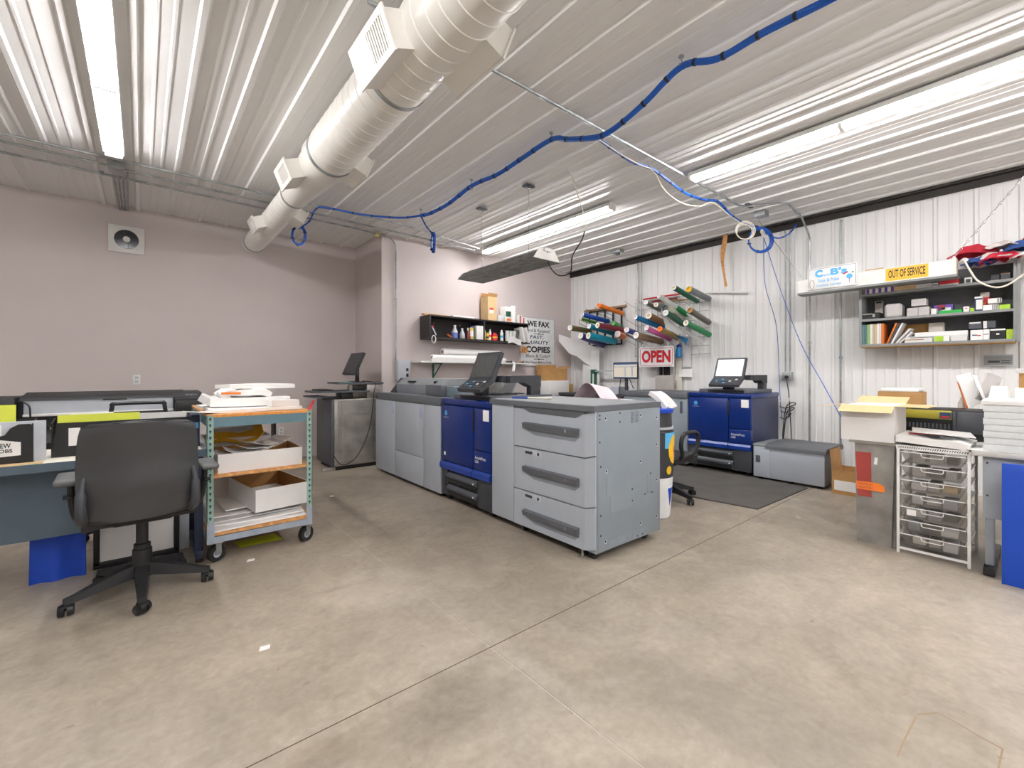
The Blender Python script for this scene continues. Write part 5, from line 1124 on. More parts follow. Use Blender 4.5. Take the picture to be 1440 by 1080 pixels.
ROLLS = (
 ('orange', '#f5821f', 842.3, 429.5, 875, 440.6, 6.5, 'orange film roll on top of the black rack', 'orange'),
 ('blue', '#1d52ad', 819, 442.5, 855.2, 451.7, 6.8, 'bright blue film roll on the black rack', None),
 ('lime', '#55a51c', 816.7, 448.3, 839.6, 454.4, 4.2, 'thin lime green film roll under the blue one', None),
 ('teal', '#14849a', 828.5, 458.6, 863.3, 468.9, 7.4, 'dark teal film roll behind the maroon one', None),
 ('wine', '#7e2434', 840.3, 457.4, 875.5, 464.3, 8.2, 'maroon film roll on the black rack', None),
 ('olive', '#6e6536', 801.8, 460.9, 828.9, 465.8, 7.8, 'olive film roll nearest the wall corner', None),
 ('violet', '#3b3474', 816.7, 472.3, 848.8, 484.9, 9.4, 'purple film roll at the bottom of the black rack', None),
 ('turquoise', '#1c93ae', 827.4, 472.0, 864.8, 480.3, 9.6, 'thick turquoise film roll at the bottom of the black rack', None),
 ('tangerine', '#e9792a', 868.6, 469.7, 877, 473.5, 9.4, 'orange film roll end at the bottom of the black rack', None),
 ('mint', '#5cb45c', 862.5, 454.4, 871, 458.5, 6.6, 'short green film roll on the black rack', 'green'),
 ('emerald', '#17654a', 947.9, 404.3, 980.5, 423.6, 7.4, 'dark green film roll highest on the chrome rack', None),
 ('slate_film', '#757a80', 968.8, 406.8, 996.3, 420.5, 8.8, 'grey film roll with yellow core at the top of the chrome rack', 'yellow'),
 ('grey_film', '#7b7f80', 908.2, 425.1, 927.5, 435.6, 6.8, 'thin grey film roll above the tan one', None),
 ('seagreen', '#7f9a8c', 922.5, 428.5, 937, 433.0, 6.5, 'sea green film roll beside the thin grey one', None),
 ('pearl', '#d9dbd8', 927, 416.5, 966.5, 442.5, 7.2, 'long white and green film roll across the chrome rack', None),
 ('ivory', '#d8d6c2', 935.2, 432.8, 955.5, 442.8, 10.2, 'thick cream film roll with black core', 'black'),
 ('tan', '#a07a4c', 912.3, 443.5, 933.5, 454.5, 9.4, 'tan film roll on the chrome rack', None),
 ('azure', '#2585bf', 893.9, 446.0, 932, 461, 7.4, 'sky blue film roll on the chrome rack', None),
 ('forest', '#1d5e45', 936.2, 439.9, 961, 455.6, 8.4, 'dark green film roll with backing paper hanging below', None),
 ('kelly', '#1c8449', 964.7, 454.2, 997.2, 470.8, 8.2, 'bright green film roll lowest by the bare wall', None),
 ('umber', '#6b6056', 970.3, 436.3, 996.8, 453.5, 8.0, 'brown-grey film roll with kraft core by the bare wall', 'brown'),
 ('pink', '#d96db0', 909.2, 461.3, 941.8, 477, 7.6, 'pink film roll on the chrome rack', None),
 ('gold', '#9b7a27', 928, 462.8, 952, 475, 7.6, 'gold film roll with orange core', 'orange'),
 ('ultramarine', '#20339b', 881.2, 463.8, 897, 470, 7.6, 'navy blue film roll at the chrome rack end', None),
 ('mocha', '#8a7355', 894.4, 471.5, 929.5, 480.2, 9.6, 'brown wrapped film roll above the OPEN sign', None))
for k, (nm, col, uf, vf, ub, vb, dpx, label, core) in enumerate(ROLLS):
    xbk = XR-.055 if nm not in ('mint', 'tangerine') else XR-.07
    b = px(ub, vb, xbk); L = .61 if math.hypot(uf-ub, vf-vb) > 26 else (.50 if math.hypot(uf-ub, vf-vb) > 15 else .22)
    f = lenpt(uf, vf, b, L)
    dep = (_s*b.x + _c*b.y); R = dpx*dep/FPX/2*.98
    t = thing('film_roll', label, 'roll', (b.x, b.y, b.z))
    m = mat('film_'+nm, col, .35, 0, .08, 6)
    d = (f-b).normalized()
    if nm == 'pearl':
        mid = b.lerp(f, .42); MB().hcyl(mid, f, R, R*.62, 18).build('film', m, t); MB().hcyl(b, mid, R*1.02, R*.62, 18).build('film_green', mat('film_kelly2', '#1f8a48', .35), t)
    else: MB().hcyl(b, f, R, R*.62, 18).build('film', m, t)
    cm = {'orange': 'orange', 'yellow': 'yellow_env', 'black': 'black', 'brown': 'kraft', 'green': 'film_mint'}.get(core, 'paper')
    MB().hcyl(f-d*.05, f+d*.006, R*.94, R*.58, 18).build('core', cm, t)
    MB().cyl(f-d*.02, f-d*.012, R*.6, n=14).build('core_plug', {'orange': 'orange', 'yellow': 'yellow_env', 'black': 'black', 'brown': 'kraft', 'green': 'film_mint'}.get(core, ('paper2', 'kraft_light', 'pink_paper')[k % 3]), t)
def hang(label, pts, m, name='backing_sheet'):
    P = [px(u, v, x) for u, v, x in pts]
    n = (P[1]-P[0]).cross(P[3]-P[0]).normalized()*.004
    one(name, MB().add(P+[p+n for p in P], [(0,1,2,3),(7,6,5,4),(0,4,5,1),(1,5,6,2),(2,6,7,3),(3,7,4,0)]), m, label, 'film', smooth=False)
hang('white backing sheet drooping under the dark green roll', ((932.5, 447, 6.05), (962, 466, 6.38), (968, 474, 6.38), (937, 463, 6.10)), 'paper2')
hang('white backing sheet drooping under the bright green roll', ((959, 460, 6.05), (992, 480, 6.40), (988, 484, 6.40), (958.5, 467, 6.05)), 'paper2')
hang('blue film scrap hanging at the end of the sky blue roll', ((948, 470, 6.38), (968, 476, 6.38), (964, 486, 6.38), (960, 479, 6.38)), 'film_azure', 'film_scrap')
hang('grey film scrap drooping under the navy roll', ((880, 468, 6.05), (903, 480, 6.38), (905, 484, 6.38), (881, 472, 6.05)), 'film_grey_film', 'film_scrap')
one('white_stick', MB().tube([px(966, 441, 6.2), px(990, 460, 6.42)], .009, 6), 'white_plastic', 'thin white stick slanting down through the chrome rack', 'stick')
for k, (a, b, m, lb) in enumerate((((905, 421, 6.43), (958, 413, 6.43), 'red', 'long red stick lying on top of the chrome rack'), ((915, 425, 6.43), (970, 421, 6.43), 'brown_stick', 'brown stick lying on top of the chrome rack'), ((917, 424, 6.41), (952, 419, 6.41), 'film_wine', 'dark red stick under the red one'), ((998, 411, 6.46), (1052, 411.5, 6.46), 'white_plastic', 'white plastic pipe along the wall beside the chrome rack'))):
    one('long_stick', MB().tube([px(*a), px(*b)], .014, 8), m, lb, 'stick' if k < 3 else 'pipe')
# ---- OPEN sign and small things below the racks
yo0, yo1, zo0, zo1 = 4.285, 3.66, 1.335, 1.655
t = thing('open_sign', 'white sign reading OPEN in bold red letters', 'sign', (6.30, 3.97, zo0))
MB().box(6.30, 6.308, yo1, yo0, zo0, zo1, .003).build('board', 'sign_white', t)
m = MB(); e = .022; th = .007
m.box(6.2975, 6.3005, yo1+e+.02, yo0-e-.02, zo1-e-th, zo1-e); m.box(6.2975, 6.3005, yo1+e+.02, yo0-e-.02, zo0+e, zo0+e+th); m.box(6.2975, 6.3005, yo1+e, yo1+e+th, zo0+e+.02, zo1-e-.02); m.box(6.2975, 6.3005, yo0-e-th, yo0-e, zo0+e+.02, zo1-e-.02)
for (yy, zz) in ((yo1+e+.02, zo1-e-.02), (yo0-e-.02, zo1-e-.02), (yo1+e+.02, zo0+e+.02), (yo0-e-.02, zo0+e+.02)):
    sy, sz_ = (1 if yy > 3.9 else -1), (1 if zz > 1.5 else -1)
    m.tube([(6.299, yy+sy*(.02-th/2)*math.cos(a), zz+sz_*(.02-th/2)*math.sin(a)) for a in [i*math.pi/12 for i in range(7)]], .0035, 5)
m.build('border', 'red', t)
text('OPEN', (6.2965, yo0-.055, zo0+.065), .515, .20, '-x', 'red', t, bold=.045)
for yy in (3.75, 4.2): MB().tube([(6.304, yy, zo1), (6.42, yy, zo1+.10)], .003, 5).build('hang_wire', 'chrome', t)
q = px(954.5, 495, 6.40); z1 = px(954.5, 485, 6.4).z; z0 = px(954.5, 503, 6.4).z
t = thing('blue_bottle', 'blue spray bottle hanging beside the OPEN sign', 'bottle', (6.40, q.y, z0))
MB().lathe((6.40, q.y, z0), [(.03, 0), (.045, .02), (.045, .12), (.03, .16)], 14).build('body', 'film_azure', t); MB().lathe((6.40, q.y, z0), [(.03, .16), (.035, .18), (.03, z1-z0), (.01, z1-z0+.01)], 12).build('cap', 'ultra' if 'ultra' in MATS else 'film_ultramarine', t)
MB().tube([(6.40, q.y, z1), (6.46, q.y, z1+.06)], .004, 5).build('hanger', 'chrome', t)
for k, (u0, u1, v0, v1, m, lb) in enumerate(((951, 959, 504, 555, 'cream', 'tall narrow beige board on the white wall under the blue bottle'), (960, 972, 478, 516, 'paper2', 'white paper taped to the white wall beside the blue bottle'), (955, 974, 519, 530, 'paper', 'small white note taped on the white wall below the other paper'))):
    a, b = px(u0, v0, 6.47-.004*k), px(u1, v1, 6.47-.004*k)
    one('wall_paper' if k else 'narrow_board', MB().box(6.462-.006*k, 6.468-.006*k, b.y, a.y, b.z, a.z), m, lb, 'paper' if k else 'board')
for k, u in enumerate((929.5, 935.5, 940)):
    a = px(u, 545, 6.46)
    one('black_rail', MB().box(6.44, 6.475, a.y-.02, a.y+.02, .3, 1.36), 'black', ('black rail on the white wall under the OPEN sign, beside the grey-beige board', 'middle black rail of three under the OPEN sign', 'black rail on the white wall, closest to the beige board under the bottle')[k], 'rail', group='black rails under the OPEN sign')
# ---- counter with monitor along the white wall
t = thing('side_counter', 'dark counter against the white wall carrying a lit monitor', 'counter', (5.95, 4.7, 0))
MB().box(5.55, 6.44, 4.05, 5.40, .86, .90, .004).build('top', 'charcoal', t)
for x in (5.6, 6.38):
    for y in (4.1, 5.35): MB().box(x-.025, x+.025, y-.025, y+.025, 0, .86).build('leg', 'charcoal2', t)
t = thing('lit_monitor', 'black monitor showing a beige document window on the side counter', 'monitor', (5.66, 4.12, .90))
MB().box(5.66, 5.685, 3.87, 4.32, 1.145, 1.40, .006).build('bezel', 'black', t)
sc = MB().box(5.6575, 5.661, 3.885, 4.305, 1.160, 1.385).build('screen', 'screen_pale', t)
MB().box(5.6565, 5.6578, 3.885, 4.305, 1.362, 1.385).build('title_bar', 'screen_blue', sc); MB().box(5.6565, 5.6578, 3.885, 4.305, 1.16, 1.174).build('task_bar', 'screen_blue', sc)
MB().box(5.6565, 5.6578, 3.95, 3.985, 1.18, 1.33).build('side_bar', 'gray_plastic', sc); MB().box(5.6565, 5.6578, 3.885, 4.305, 1.325, 1.337).build('tool_bar', 'gray_plastic', sc); MB().box(5.6565, 5.6578, 4.08, 4.11, 1.18, 1.325).build('column', 'gray_plastic', sc)
MB().box(5.68, 5.705, 4.07, 4.12, .91, 1.20, .004).build('stand', 'charcoal', t); MB().box(5.62, 5.80, 4.06, 4.22, .90, .912, .004).build('foot', 'black', t)
MB().tube([(5.69, 4.20, 1.15), (5.70, 4.22, 1.05), (5.70, 4.23, .91)], .006, 6, smooth=3).build('cable', 'black', t)
MB().tube([(5.69, 4.04, 1.15), (5.70, 3.99, 1.03), (5.72, 3.975, 1.0)], .006, 6, smooth=3).build('cable', 'black', t)
one('desk_printer', MB().prism([(4.25, .90), (4.43, .90), (4.43, .985), (4.38, 1.02), (4.25, 1.02)], 'x', 5.70, 5.98), 'gray_plastic', 'small grey desk machine with sloped top on the side counter', 'printer')
one('black_tray', MB().box(5.56, 6.0, 4.45, 4.95, .90, .945, .006), 'black', 'flat black tray on the side counter', 'tray')
t = thing('display_stand', 'dark green metal frame standing on the side counter by the white wall', 'stand', (6.3, 5.2, .90))
MB().box(6.28, 6.34, 5.20, 5.30, .90, 1.30, .004).build('post', 'green_dark', t); MB().box(6.29, 6.33, 4.45, 5.22, 1.26, 1.285).build('bar', 'gray_plastic', t); MB().box(6.27, 6.282, 5.22, 5.25, .92, 1.22).build('strip', 'white_plastic', t)
one('grey_board', MB().box(6.36, 6.38, 3.70, 4.02, .0, 1.2), mat('taupe', '#b3aca6', .6), 'grey-beige panel leaning against the white wall beside the black rails', 'board')
# ---- printed drum bin behind the feeder with papers on it
DBX, DBY = 3.42, 2.20
t = thing('printed_drum', 'tall round bin with colourful printed wrap behind the feeder', 'bin', (DBX, DBY, 0))
MB().lathe((DBX, DBY, 0), [(.145, 0), (.155, .01), (.178, .35)], 28).build('lower_wrap', 'sign_white', t)
MB().lathe((DBX, DBY, 0), [(.1795, .35), (.1885, .735)], 28).build('dark_wrap', 'drum_dark', t)
MB().lathe((DBX, DBY, 0), [(.183, .735), (.178, .742), (.178, .755)], 28).build('collar', 'black', t)
MB().lathe((DBX, DBY, 0), [(.182, .755), (.182, .775)], 28).build('grey_band', 'gray_plastic', t)
MB().lathe((DBX, DBY, 0), [(.172, .775), (.165, .895)], 28).build('upper_wrap', 'drum_dark', t)
MB().lathe((DBX, DBY, 0), [(.18, .895), (.185, .925), (.16, .93)], 28).build('rim', 'royal', t)
def patch(a0, a1, z0, z1, m, lift, rows=6, shape='rect'):
    def f(u, v):
        a = a0+(a1-a0)*u; z = z0+(z1-z0)*v
        if shape == 'disc':
            rr, th = v, 2*math.pi*u; a = (a0+a1)/2+(a1-a0)/2*rr*math.cos(th); z = (z0+z1)/2+(z1-z0)/2*rr*math.sin(th)
        elif shape == 'tri': a = (a0+a1)/2+(u-.5)*(a1-a0)*v
        R_ = .171+.0235*z if z > .35 else .155+.0676*(z-.01)
        return Vector((DBX+(R_+lift)*math.cos(a), DBY+(R_+lift)*math.sin(a), z))
    return MB().sheet(f, 16, rows, .0008).build('print', m, t)
ca = math.radians(-80)
patch(ca-.55, ca+.5, .60, .73, 'sky_blue', .001); patch(ca-.35, ca+.65, .46, .71, mat('print_yellow', '#f2c21f', .45), .0016, shape='disc'); patch(ca+.1, ca+.5, .47, .62, 'red', .0022, shape='disc'); patch(ca+.22, ca+.42, .48, .56, 'paper', .0028, shape='disc')
patch(ca-.45, ca-.1, .38, .45, 'print_yellow', .0016, shape='disc'); patch(ca-.3, ca+.2, .10, .26, 'royal', .0012, shape='tri')
one('pink_sheet', MB().sheet(lambda u, v: Vector((3.10-.02*v, 2.84-.36*u, .99+.155*math.sin(math.pi*u)**1.2*(1-.15*v)+.0*v)) + Vector((.28*v, 0, -.02*v)), 16, 8, .002), 'pink_paper', 'curled pale pink sheet behind the feeder worktop', 'paper')
t = thing('open_catalog', 'open printed catalogue resting on the drum bin', 'book', (3.4, 2.1, .935))
MB().obox((3.38, 2.30, .975), (.26, .26, .02), (.10, .08, .2), .003).build('pages', 'paper', t); MB().obox((3.365, 2.38, .988), (.10, .10, .003), (.10, .08, .2)).build('picture', 'kraft_light', t); MB().obox((3.37, 2.26, .978), (.10, .10, .003), (.10, .08, .2)).build('picture', 'brown_stick', t)
one('paper_bundle', MB().sheet(lambda u, v: Vector((3.40+.16*u+.02*v, 2.22-.14*v+.02*math.sin(u*4), .985+.055*(1-v)-.07*v*v+.012*math.sin(u*8)*v)), 10, 10, .035), 'paper2', 'bundle of white papers sagging over the drum bin rim', 'paper stack')
one('catalog_stand', MB().box(3.10, 3.30, 2.46, 2.86, .0, .985, .006), 'charcoal2', 'dark pedestal between feeder and drum bin carrying the pink sheet', 'pedestal')
# ---- second task chair
t = task_chair('black task chair with loop armrest beside the printed drum bin', Vector((3.98, 2.42, 0)), math.radians(-90), {'a0': -10, 'base': 'black', 'seat': .45, 'cr': .9})
MB().sheet(lambda u, v: Vector(((u-.5)*.44*(1-.12*(2*v-1)**4), -.23-.10*v+.05*(2*u-1)**2, .52+.42*v)), 10, 10, -.05).build('backrest', 'black_soft', t, world=False)
MB().tube([(0, -.08, .38), (0, -.25, .39), (0, -.30, .60)], .025, 8, smooth=3).build('back_bar', 'black', t, world=False)
for s in (-1, 1):
    MB().tube([(s*.22, -.10, .42), (s*.28, -.15, .47), (s*.29, -.19, .57), (s*.29, -.15, .66), (s*.29, -.02, .675), (s*.29, .10, .655), (s*.29, .12, .58), (s*.28, .08, .48), (s*.22, .02, .42)], .020, 8, smooth=5).build('armrest_loop', 'black', t, world=False)
# ================================================================ wall shelf unit on the white wall
UX0, UX1 = 6.20, 6.476
UY0, UY1 = .165, 1.325
UZ = (1.535, 1.815, 2.095)
t = thing('wall_shelf_unit', 'grey open metal shelf unit packed with supplies on the white wall', 'shelf', (6.35, .74, 1.53))
MB().box(UX1-.006, UX1, UY0, UY1, 1.535, 2.30).build('back_panel', 'shelf_dark', t)
for i, z in enumerate(UZ):
    b = MB().box(UX0, UX1-.006, UY0+.02, UY1-.012, z, z+.016).build('shelf_board', 'shelf_grey', t)
    MB().box(UX0-.003, UX0+.004, UY0+.01, UY1-.008, z-.008, z+.018).build('shelf_lip', 'shelf_grey', b)
MB().box(UX0+.004, UX1-.01, UY0+.01, UY1, 1.518, 1.534).build('base_board', 'kraft', t)
for (a, b) in ((UY1-.012, UY1), (UY0-.002, UY0+.02)): MB().box(UX0, UX1-.006, a, b, 1.535, 2.30).build('side_panel', 'shelf_grey', t)
MB().box(UX0-.006, UX0+.03, UY0-.025, UY0-.003, 1.52, 2.30).build('post', 'shelf_grey', t)
MB().box(UX0, UX0+.025, UY1+.0, UY1+.012, 1.53, 2.30).build('post', 'shelf_grey', t)
XF = 6.225
def su(u): return px(u, 450, XF).y
def sv(u, v): return px(u, v, XF).z
def item(name, label, cat, lvl, u0, u1, v0, m, d=.16, x0=XF, lean=0.0, bev=.003, parts=(), lift=0.0, group=None):
    """box-like supply standing on shelf lvl, spanning photo columns u0..u1 with its top at row v0"""
    z0 = UZ[lvl]+.017+lift; y1, y0 = su(u0), su(u1); z1 = max(z0+.012, sv((u0+u1)/2, v0))
    t = thing(name, label, cat, (x0+d/2, (y0+y1)/2, z0), 0, group)
    b = MB().box(x0, x0+d, y0, y1, z0, z1, bev, 1)
    if lean:
        for p in b.v: p.y += (p.z-z0)*lean
    b.build('body', m, t, smooth=False)
    for (nm, mm, a0, a1, c0, c1) in parts:   # fractions across / up the front
        q = MB().box(x0-.0015, x0+.001, y1-(y1-y0)*a1, y1-(y1-y0)*a0, z0+(z1-z0)*c0, z0+(z1-z0)*c1)
        if lean:
            for p in q.v: p.y += (p.z-z0)*lean
        q.build(nm, mm, t, smooth=False)
    return t
for n, c in (('violet_print', '#6b4aa6'), ('lime_box', '#a9cf3a'), ('green_tray', '#23a83f'), ('magenta_dk', '#8a2743'), ('book_green', '#8fb56a'), ('book_teal', '#5d7f86'), ('book_orange', '#d9772e'), ('beige', '#b9b2a8'), ('grey_box', '#c3bebb'), ('flag_red', '#c11f38'), ('flag_blue', '#2f4f8f'), ('flag_white', '#e6dcd8')): mat(n, c, .6, 0, .05)
# top level (2)
tb = item('paper_ream', 'purple and white printed ream on the top shelf level', 'box', 2, 1217, 1256, 404, 'paper', .2, parts=[('print', 'violet_print', k*.22+.04, k*.22+.14, .05, .95) for k in range(5)])
item('kraft_parcel', 'wrapped tan parcel on the top shelf level', 'box', 2, 1257, 1288, 401.5, 'kraft_light', .14)
item('plastic_bag', 'clear plastic bag of parts on the top shelf level', 'bag', 2, 1288, 1310, 399, 'paper2', .12)
item('small_box', 'small white box beside the red one on the top shelf level', 'box', 2, 1311, 1319, 398, 'paper', .12, parts=[('print', 'blue_wire', .1, .9, .4, .7)])
item('red_box', 'red box with crumpled white base on the top shelf level', 'box', 2, 1321, 1348, 394, 'red', .12, parts=[('wrapping', 'paper2', .0, 1, 0, .35)])
item('picture_frame', 'small white frame with dark window on the top shelf level', 'frame', 2, 1356, 1367, 390, 'white_plastic', .03, parts=[('window', 'charcoal', .2, .8, .12, .72)])
item('black_case', 'open black device case on the top shelf level', 'case', 2, 1393, 1406, 386, 'black', .10); item('black_device', 'flat black device with wooden rim on the top shelf level', 'device', 2, 1407, 1421, 384, 'charcoal', .12, parts=[('rim', 'brown_stick', 0, 1, .92, 1)])
# middle level (1)
item('punch_machine', 'black metal stapler machine on the middle shelf level', 'machine', 1, 1211, 1237, 440, 'black', .16, parts=[('rail', 'steel', .05, .6, .75, .9), ('lever', 'steel', .62, .75, .3, .8)])
item('tape_dispenser', 'beige wall dispenser box above the stapler machine', 'dispenser', 1, 1225, 1236.5, 421, 'beige', .06, x0=6.40, lift=0.0, parts=[('slot', 'black', .15, .85, .88, .97)])
t = item('paper_bundle', 'large grey stack of folded paper on the middle shelf level', 'paper stack', 1, 1243.5, 1268, 427, 'grey_box', .20, bev=.02)
item('paper_block', 'grey paper block on the middle shelf level, under the smaller one', 'paper stack', 1, 1275, 1291, 433, 'grey_box', .16); item('paper_block', 'grey paper block beside the other under the smaller one', 'paper stack', 1, 1291.5, 1307, 431.5, 'grey_box', .16)
item('paper_block', 'smaller grey paper block stacked on two others', 'paper stack', 1, 1281, 1302, 420, 'grey_box', .14, x0=6.24, lift=.105)
item('white_jar', 'tiny white box before the coloured wrappers', 'box', 1, 1309, 1317, 434, 'white_plastic', .08)
item('wrapper', 'crumpled blue and red wrappers on the middle shelf level', 'wrapper', 1, 1311, 1338, 427, 'violet_print', .10, x0=6.33, parts=[('fold', 'magenta_dk', .2, .6, .5, 1), ('fold', 'paper', .4, .9, .4, .7)])
tr = item('green_tray', 'shallow bright green tray on the middle shelf level', 'tray', 1, 1320, 1353, 436, 'green_tray', .16)
item('small_box', 'small white box between the green tray and a lime box', 'box', 1, 1354.5, 1363, 431, 'paper', .10, parts=[('print', 'red', .3, .7, .6, .75)])
item('lime_box', 'tiny lime box on the middle shelf level beside the tall carton', 'box', 1, 1364, 1370, 433, 'lime_box', .08)
item('tall_carton', 'tall white and navy carton on the middle shelf level', 'box', 1, 1370.5, 1381.5, 417, 'paper', .10, parts=[('print', 'ink_blue', 0, 1, 0, .12), ('print', 'ink_blue', 0, .18, .12, .8), ('print', 'ink_blue', 0, 1, .78, .88)])
item('red_carton', 'red and white carton with pale lid behind the navy carton', 'box', 1, 1377, 1390, 409, 'red', .08, x0=6.35, parts=[('lid', 'beige', 0, 1, .75, 1), ('print', 'orange', .1, .6, .2, .5)])
item('ink_box', 'long pale ink cartridge box at the bottom of a pair', 'box', 1, 1382, 1404, 428.5, 'paper', .12, parts=[('stripe', 'ink', .62+.13*k, .68+.13*k, .05, .95) for k in range(3)])
item('ink_box', 'long pale ink cartridge box stacked on another', 'box', 1, 1389, 1408, 419, 'paper', .12, x0=6.24, lift=.068, parts=[('stripe', 'ink', .72, .80, .05, .95), ('stripe', 'ink', .88, .95, .05, .95)])
item('lime_box', 'flat lime box by the shelf end on the middle level', 'box', 1, 1405, 1421, 428, 'lime_box', .10)
# bottom level (0)
books = (('book_teal', 1211, 1216, 457), ('book_teal', 1216.3, 1219, 457), ('book_green', 1219.3, 1223, 456.5), ('cream', 1223.2, 1227, 456), ('beige', 1227.2, 1230, 456), ('kraft_light', 1230.2, 1233, 456), ('paper', 1233.2, 1236, 455), ('paper2', 1236.2, 1239, 455), ('book_orange', 1239.2, 1243, 455))
for k, (m, a, b, v) in enumerate(books):
    item('folder', ('teal-grey folder at the end of the folder row', 'second teal-grey folder of the row', 'green folder in the row on the bottom shelf level', 'cream folder in the row next to the green one', 'beige folder in the middle of the row', 'kraft folder in the row', 'white folder in the row', 'pale grey folder in the row', 'rust orange folder closing the row')[k], 'folder', 0, a, b, v, m, .20, group='upright folders on the bottom shelf')
for k, (m, a, b, v, ln) in enumerate((('book_orange', 1246, 1249, 455, -.35), ('charcoal2', 1249.2, 1252, 455.5, -.38), ('paper', 1252.2, 1255, 455, -.42), ('paper2', 1258, 1262, 463, -.75), ('paper', 1263, 1266, 468, -.9))):
    item('folder', ('leaning orange folder beside the upright row', 'leaning dark folder behind the orange one', 'leaning white folder of the slanted group', 'low slanting grey binder', 'low slanting white booklet')[k], 'folder', 0, a, b, v, m, .19, lean=ln, group='leaning folders on the bottom shelf')
item('kraft_board', 'brown cardboard sheet at the back of the bottom shelf level', 'cardboard', 0, 1254, 1304, 454, 'kraft', .006, x0=6.44)
item('paper_pile', 'messy pile of booklets on the bottom shelf level', 'paper stack', 0, 1272, 1311, 473, 'paper2', .2, parts=[('edge', 'kraft', 0, .7, .4, .55), ('edge', 'charcoal2', .2, 1, .75, .85)]); item('paper_pile', 'white padded mailers piled on the booklets', 'paper stack', 0, 1284, 1360, 465.5, 'paper', .14, x0=6.30, parts=[('edge', 'paper2', .1, 1, .55, .62)])
item('beige_pack', 'curved beige pack on top of the mailers', 'pack', 0, 1303, 1325, 452.5, 'beige', .10, x0=6.34, lift=.07)
item('lime_box', 'lime and white box before the mailers on the bottom shelf level', 'box', 0, 1314, 1335, 472.5, 'paper', .05, parts=[('print', 'lime_box', 0, .6, 0, 1)])
item('paper_ream', 'small lilac paper stack on the bottom shelf level', 'paper stack', 0, 1337, 1360, 471.5, 'paper2', .06)
item('cartridge_box', 'white printed box on the bottom shelf level', 'box', 0, 1364.5, 1382, 464, 'paper', .12, parts=[('print', 'ink_blue', .15, .55, .45, .55), ('print', 'red', .55, .85, .4, .5)]); item('cartridge_box', 'narrow white printed box beside the wider one', 'box', 0, 1382.5, 1391.5, 463, 'paper', .12, parts=[('print', 'charcoal2', .1, .9, .5, .56)])
item('grey_pack', 'dark film-wrapped pack on top of the white printed box', 'pack', 0, 1361.5, 1380, 452, 'charcoal2', .10, x0=6.28, lift=.115, parts=[('film', 'paper2', .05, .9, .75, .95)]); item('grey_pack', 'dark film-wrapped pack with white side on the narrow printed box', 'pack', 0, 1382, 1399.5, 450.5, 'charcoal2', .10, x0=6.28, lift=.115, parts=[('film', 'paper2', 0, .3, 0, 1)])
bb = item('black_box', 'glossy black box with white lid on the bottom shelf level', 'box', 0, 1392.5, 1414, 462.5, 'black', .12, parts=[('lid', 'paper', 0, 1, .86, 1), ('logo', 'paper', .4, .6, .45, .58)])
item('lime_box', 'lime green box standing at the shelf end beside the black box', 'box', 0, 1415, 1425, 463, 'lime_box', .10, parts=[('print', 'orange', .2, .4, .5, .7)])
# small framed notice under the shelf
a, b = px(1383, 499, 6.47), px(1425, 514, 6.47)
t = thing('wall_notice', 'small grey printed notice on the white wall under the shelf unit', 'notice', (6.47, (a.y+b.y)/2, b.z))
MB().box(6.468, 6.473, b.y, a.y, b.z, a.z).build('plate', 'gray_plastic', t); MB().box(6.466, 6.469, b.y+.005, a.y-.005, b.z+.008, a.z-.012).build('picture', 'shelf_grey', t); MB().box(6.4645, 6.467, a.y-.11, a.y-.03, b.z+.03, b.z+.05).build('figure', 'charcoal', t)
for k in range(2): MB().box(6.4645, 6.467, b.y+.02, a.y-.12, b.z+.025+.02*k, b.z+.032+.02*k).build('line', 'ink', t)
# ================================================================ hanging pale box with signs
BY0, BY1, BZ0, BZ1 = .535, 1.885, 2.168, 2.335
t = thing('hanging_box', 'long white hanging light box with an OUT OF SERVICE sticker', 'light box', (6.05, 1.2, BZ0))
MB().prism([(6.0, BZ0+.015), (6.14, BZ0), (6.145, BZ1), (6.02, BZ1+.004), (6.0, BZ1-.012)], 'y', BY0+.03, BY1).build('casing', 'white_paint', t)
MB().prism([(5.995, BZ0-.006), (6.15, BZ0-.012), (6.15, BZ0+.004), (5.995, BZ0+.016)], 'y', BY0, BY1).build('bottom_rail', 'shelf_grey', t)
MB().box(6.0, 6.15, BY0+.008, BY0+.03, BZ0-.004, BZ1+.012, .003).build('end_cap', 'cream', t); MB().box(5.997, 6.15, BY1, BY1+.008, BZ0-.004, BZ1+.01, .003).build('end_cap', 'white_paint', t)
st = MB().box(5.9975, 6.0005, .738, 1.068, BZ0+.026, BZ1-.012).build('sticker', 'sign_yellow', t)
text('OUT OF SERVICE', (5.9965, 1.045, BZ0+.055), .285, .082, '-x', 'ink', st, bold=.02)
for (p, q) in (((6.08, BY0+.05, BZ1), (6.08, BY0-.55, ZC-.004)), ((6.08, BY1-.05, BZ1), (6.08, 2.35, ZC-.004))):
    p, q = Vector(p), Vector(q)
    if p.y < 1: 
        m = MB(); n = int((q-p).length/.045)
        for k in range(n):
            c_ = p.lerp(q, (k+.5)/n); d = (q-p).normalized()*.021; w = Vector((.008, 0, 0)) if k % 2 else d.cross(Vector((1, 0, 0))).normalized()*.008
            m.tube([c_-d, c_-d*.5+w, c_+d*.5+w, c_+d, c_+d*.5-w, c_-d*.5-w], .0028, 5, closed=True)
        m.build('chain', 'chrome', t)
    else: MB().tube([p, q], .0035, 6).build('wire', 'chrome', t)
t = thing('lounge_sign', 'white sign with sky blue C and B\'s lettering on the hanging box', 'sign', (5.985, 1.54, BZ0+.03))
sy0, sy1, sz0, sz1 = 1.305, 1.775, BZ0+.03, 2.445
MB().box(5.982, 5.992, sy0, sy1, sz0, sz1, .002).build('board', 'sign_white', t)
bd = MB(); e = .012
